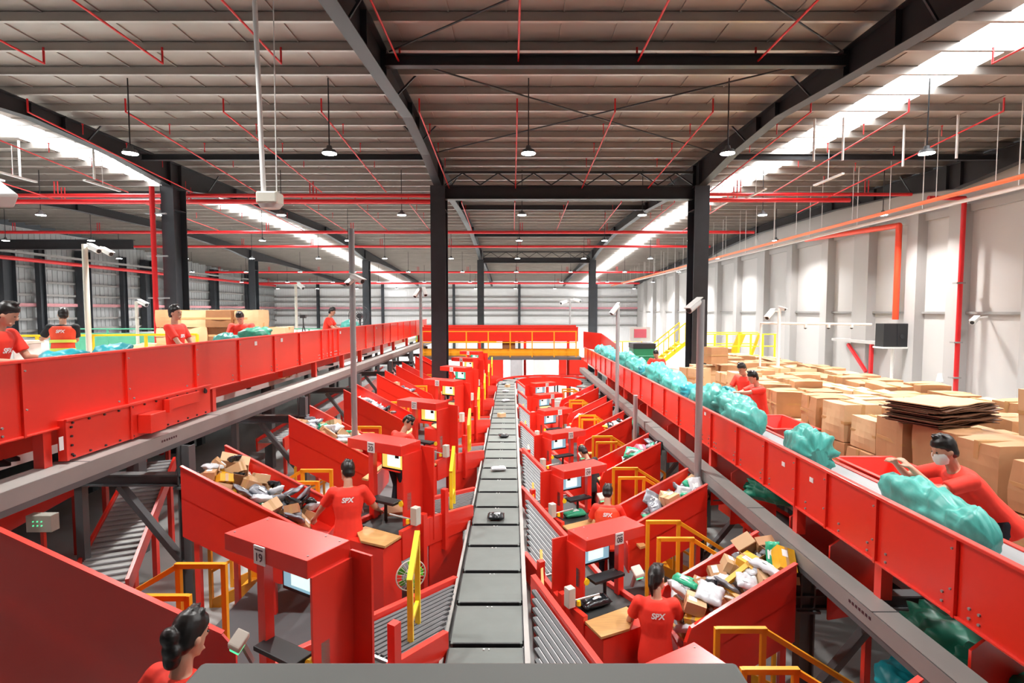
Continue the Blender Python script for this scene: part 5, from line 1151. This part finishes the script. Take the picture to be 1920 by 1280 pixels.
for y in (26.6, 27.6):
    b = B(); b.bar((6.9, y, ZM), (8.5, y, ZM + 1.3), .04, .18); b.bar((6.9, y, ZM + 1.0), (8.5, y, ZM + 2.3), .05); 
    for i in range(4): b.bar((6.9 + .53 * i, y, ZM + .43 * i), (6.9 + .53 * i, y, ZM + 1.0 + .43 * i), .04)
    b.obj('handrail', YEL2, t)
t = T('green_machine', 'dark green machine housing beyond the right conveyor with black top', 'machine', (5.7, 25, ZM)); b = B(); b.b2(5.6, 6.6, 25, 26, ZM, H - 1.75); b.obj('housing', GREENM, t, bev=.01)
b = B(); b.b2(5.58, 6.62, 24.97, 26.03, H - 1.75, H - 1.52); b.obj('top', BLACK, t); b = B(); b.b2(5.6, 6.6, 24.96, 24.99, H - 2.1, H - 2.07); b.b2(5.6, 6.6, 24.96, 24.99, H - 2.5, H - 2.47); b.obj('seam', GREENL, t)
t = T('notice_board', 'pink and white notice board on the green machine', 'board', (6.0, 26.5, H - 1.5)); b = B(); b.b2(5.75, 6.75, 26.5, 26.55, H - 1.5, H - .8); b.obj('board', WHITE, t); b = B(); b.b2(5.95, 6.55, 26.48, 26.5, H - 1.32, H - .9); b.obj('poster', PINK, t)
fence([(4.6, 27.5), (6.8, 28.5)], ZM, 1.3, 'yellow railing beyond the far end of the right conveyor')
t = T('red_cross_brace', 'red braced opening frame low on the right wall', 'frame', (15, 24, ZM)); b = B(); b.bar((15.1, 24.4, H - 1.5), (15.1, 23.1, H - 2.6), .1, .12); b.bar((15.1, 22.8, H - 1.4), (15.1, 22.8, H - 2.9), .12, .12); b.obj('brace', PIPE, t); b = B(); b.b2(15.0, 15.5, 22.4, 25.5, H - 1.4, H - 1.28); b.obj('lintel', WALLM, t)
for (x, y, h_, lb) in ((14.9, 14.9, .45, 'small white extinguisher like bottle on the cartons by the wall pipe'),):
    b = B(); b.tube((13.6, 17.2, ZM), (13.6, 17.2, H - 2.25), .03, n=8); b.tube((13.6, 17.2, H - 2.25), (13.6, 17.2, H - 2.0), .1, .06, n=12); b.mesh_thing('floor_standing_fitting', WHITE, 'white fitting on a thin post between the cartons and the wall', 'fitting', (13.6, 17.2, ZM))
# ------------------------------------------------------------------ lower left: roller conveyors under the raised floor
def low_conv(p, q, wd, h, label, roller=True):
    p, q = Vector(p), Vector(q); d = (q - p).normalized(); sd = d.cross(Vector((0, 0, 1))).normalized(); t = T('floor_conveyor', label, 'conveyor', p, 0, 'conveyors on the lower floor')
    for s_ in (-1, 1): b = B(); o_ = sd * s_ * wd / 2; b.bar(p + o_, q + o_, .04, h); b.obj('side_panel', RED, t)
    b = B(); b.bar(p + Vector((0, 0, h * .2)), q + Vector((0, 0, h * .2)), wd - .05, .03); b.obj('belt', GREY if roller else BELT, t)
    if roller:
        b = B(); n_ = int((q - p).length / .14)
        for i in range(n_): c_ = p + (q - p) * (i + .5) / n_ + Vector((0, 0, h * .2 + .02)); b.tube(c_ - sd * (wd / 2 - .04), c_ + sd * (wd / 2 - .04), .022, n=8)
        tag(b.obj('rollers', BELTG, t), kind='stuff')
    for f in (.12, .5, .88):
        c_ = p + (q - p) * f
        for s_ in (-1, 1): e = c_ + sd * s_ * (wd / 2 - .02); b = B(); b.b2(e.x - .035, e.x + .035, e.y - .035, e.y + .035, .8 if p.x < 0 else 0, e.z - h / 2 + .02); b.obj('leg', REDP, t)
    return t
low_conv((-4.95, 6.3, H - 3.35), (-6.4, 9.6, H - 2.75), .62, .22, 'grey roller ramp with red sides on the lower floor behind the left support frame')
low_conv((-6.6, 6.0, H - 2.7), (-7.6, 12, H - 2.6), .5, .3, 'red sided belt on the lower floor under the left conveyor', False)
low_conv((-5.4, 12, H - 3.0), (-5.4, 24, H - 2.6), .6, .3, 'long red sided roller line deep under the left conveyor')
low_conv((2.75, 3.2, H - 3.95), (4.1, 4.9, H - 3.35), .5, .16, 'black belt with red sides rising at the lower right under the rail', False)
low_conv((4.9, 3.0, H - 3.4), (3.9, 9.2, H - 3.3), .7, .2, 'dark belt running under the right conveyor', False)
t = T('control_cabinet', 'pale control box with green buttons on the lower floor at left', 'control box', (-5.6, 6.4, H - 2.5)); b = B(); b.b2(-5.75, -5.45, 6.3, 6.42, H - 2.62, H - 2.42); b.obj('box', OFFW, t, bev=.005); b = B()
for i in range(6): b.tube((-5.66 + .05 * (i % 3), 6.3, H - 2.54 + .05 * (i // 3)), (-5.66 + .05 * (i % 3), 6.29, H - 2.54 + .05 * (i // 3)), .007, n=8)
b.obj('button', LEDG, t); b = B(); b.b2(-5.62, -5.58, 6.34, 6.38, .8, H - 2.62); b.obj('stand', REDP, t)
b = B(); b.b2(2.1, 2.5, 3.3, 3.7, .0, .35); b.mesh_thing('crate', BLUE, 'dark blue crate on the floor at the bottom right by the yellow rail', 'crate', (2.3, 3.5, 0), bev=.01)
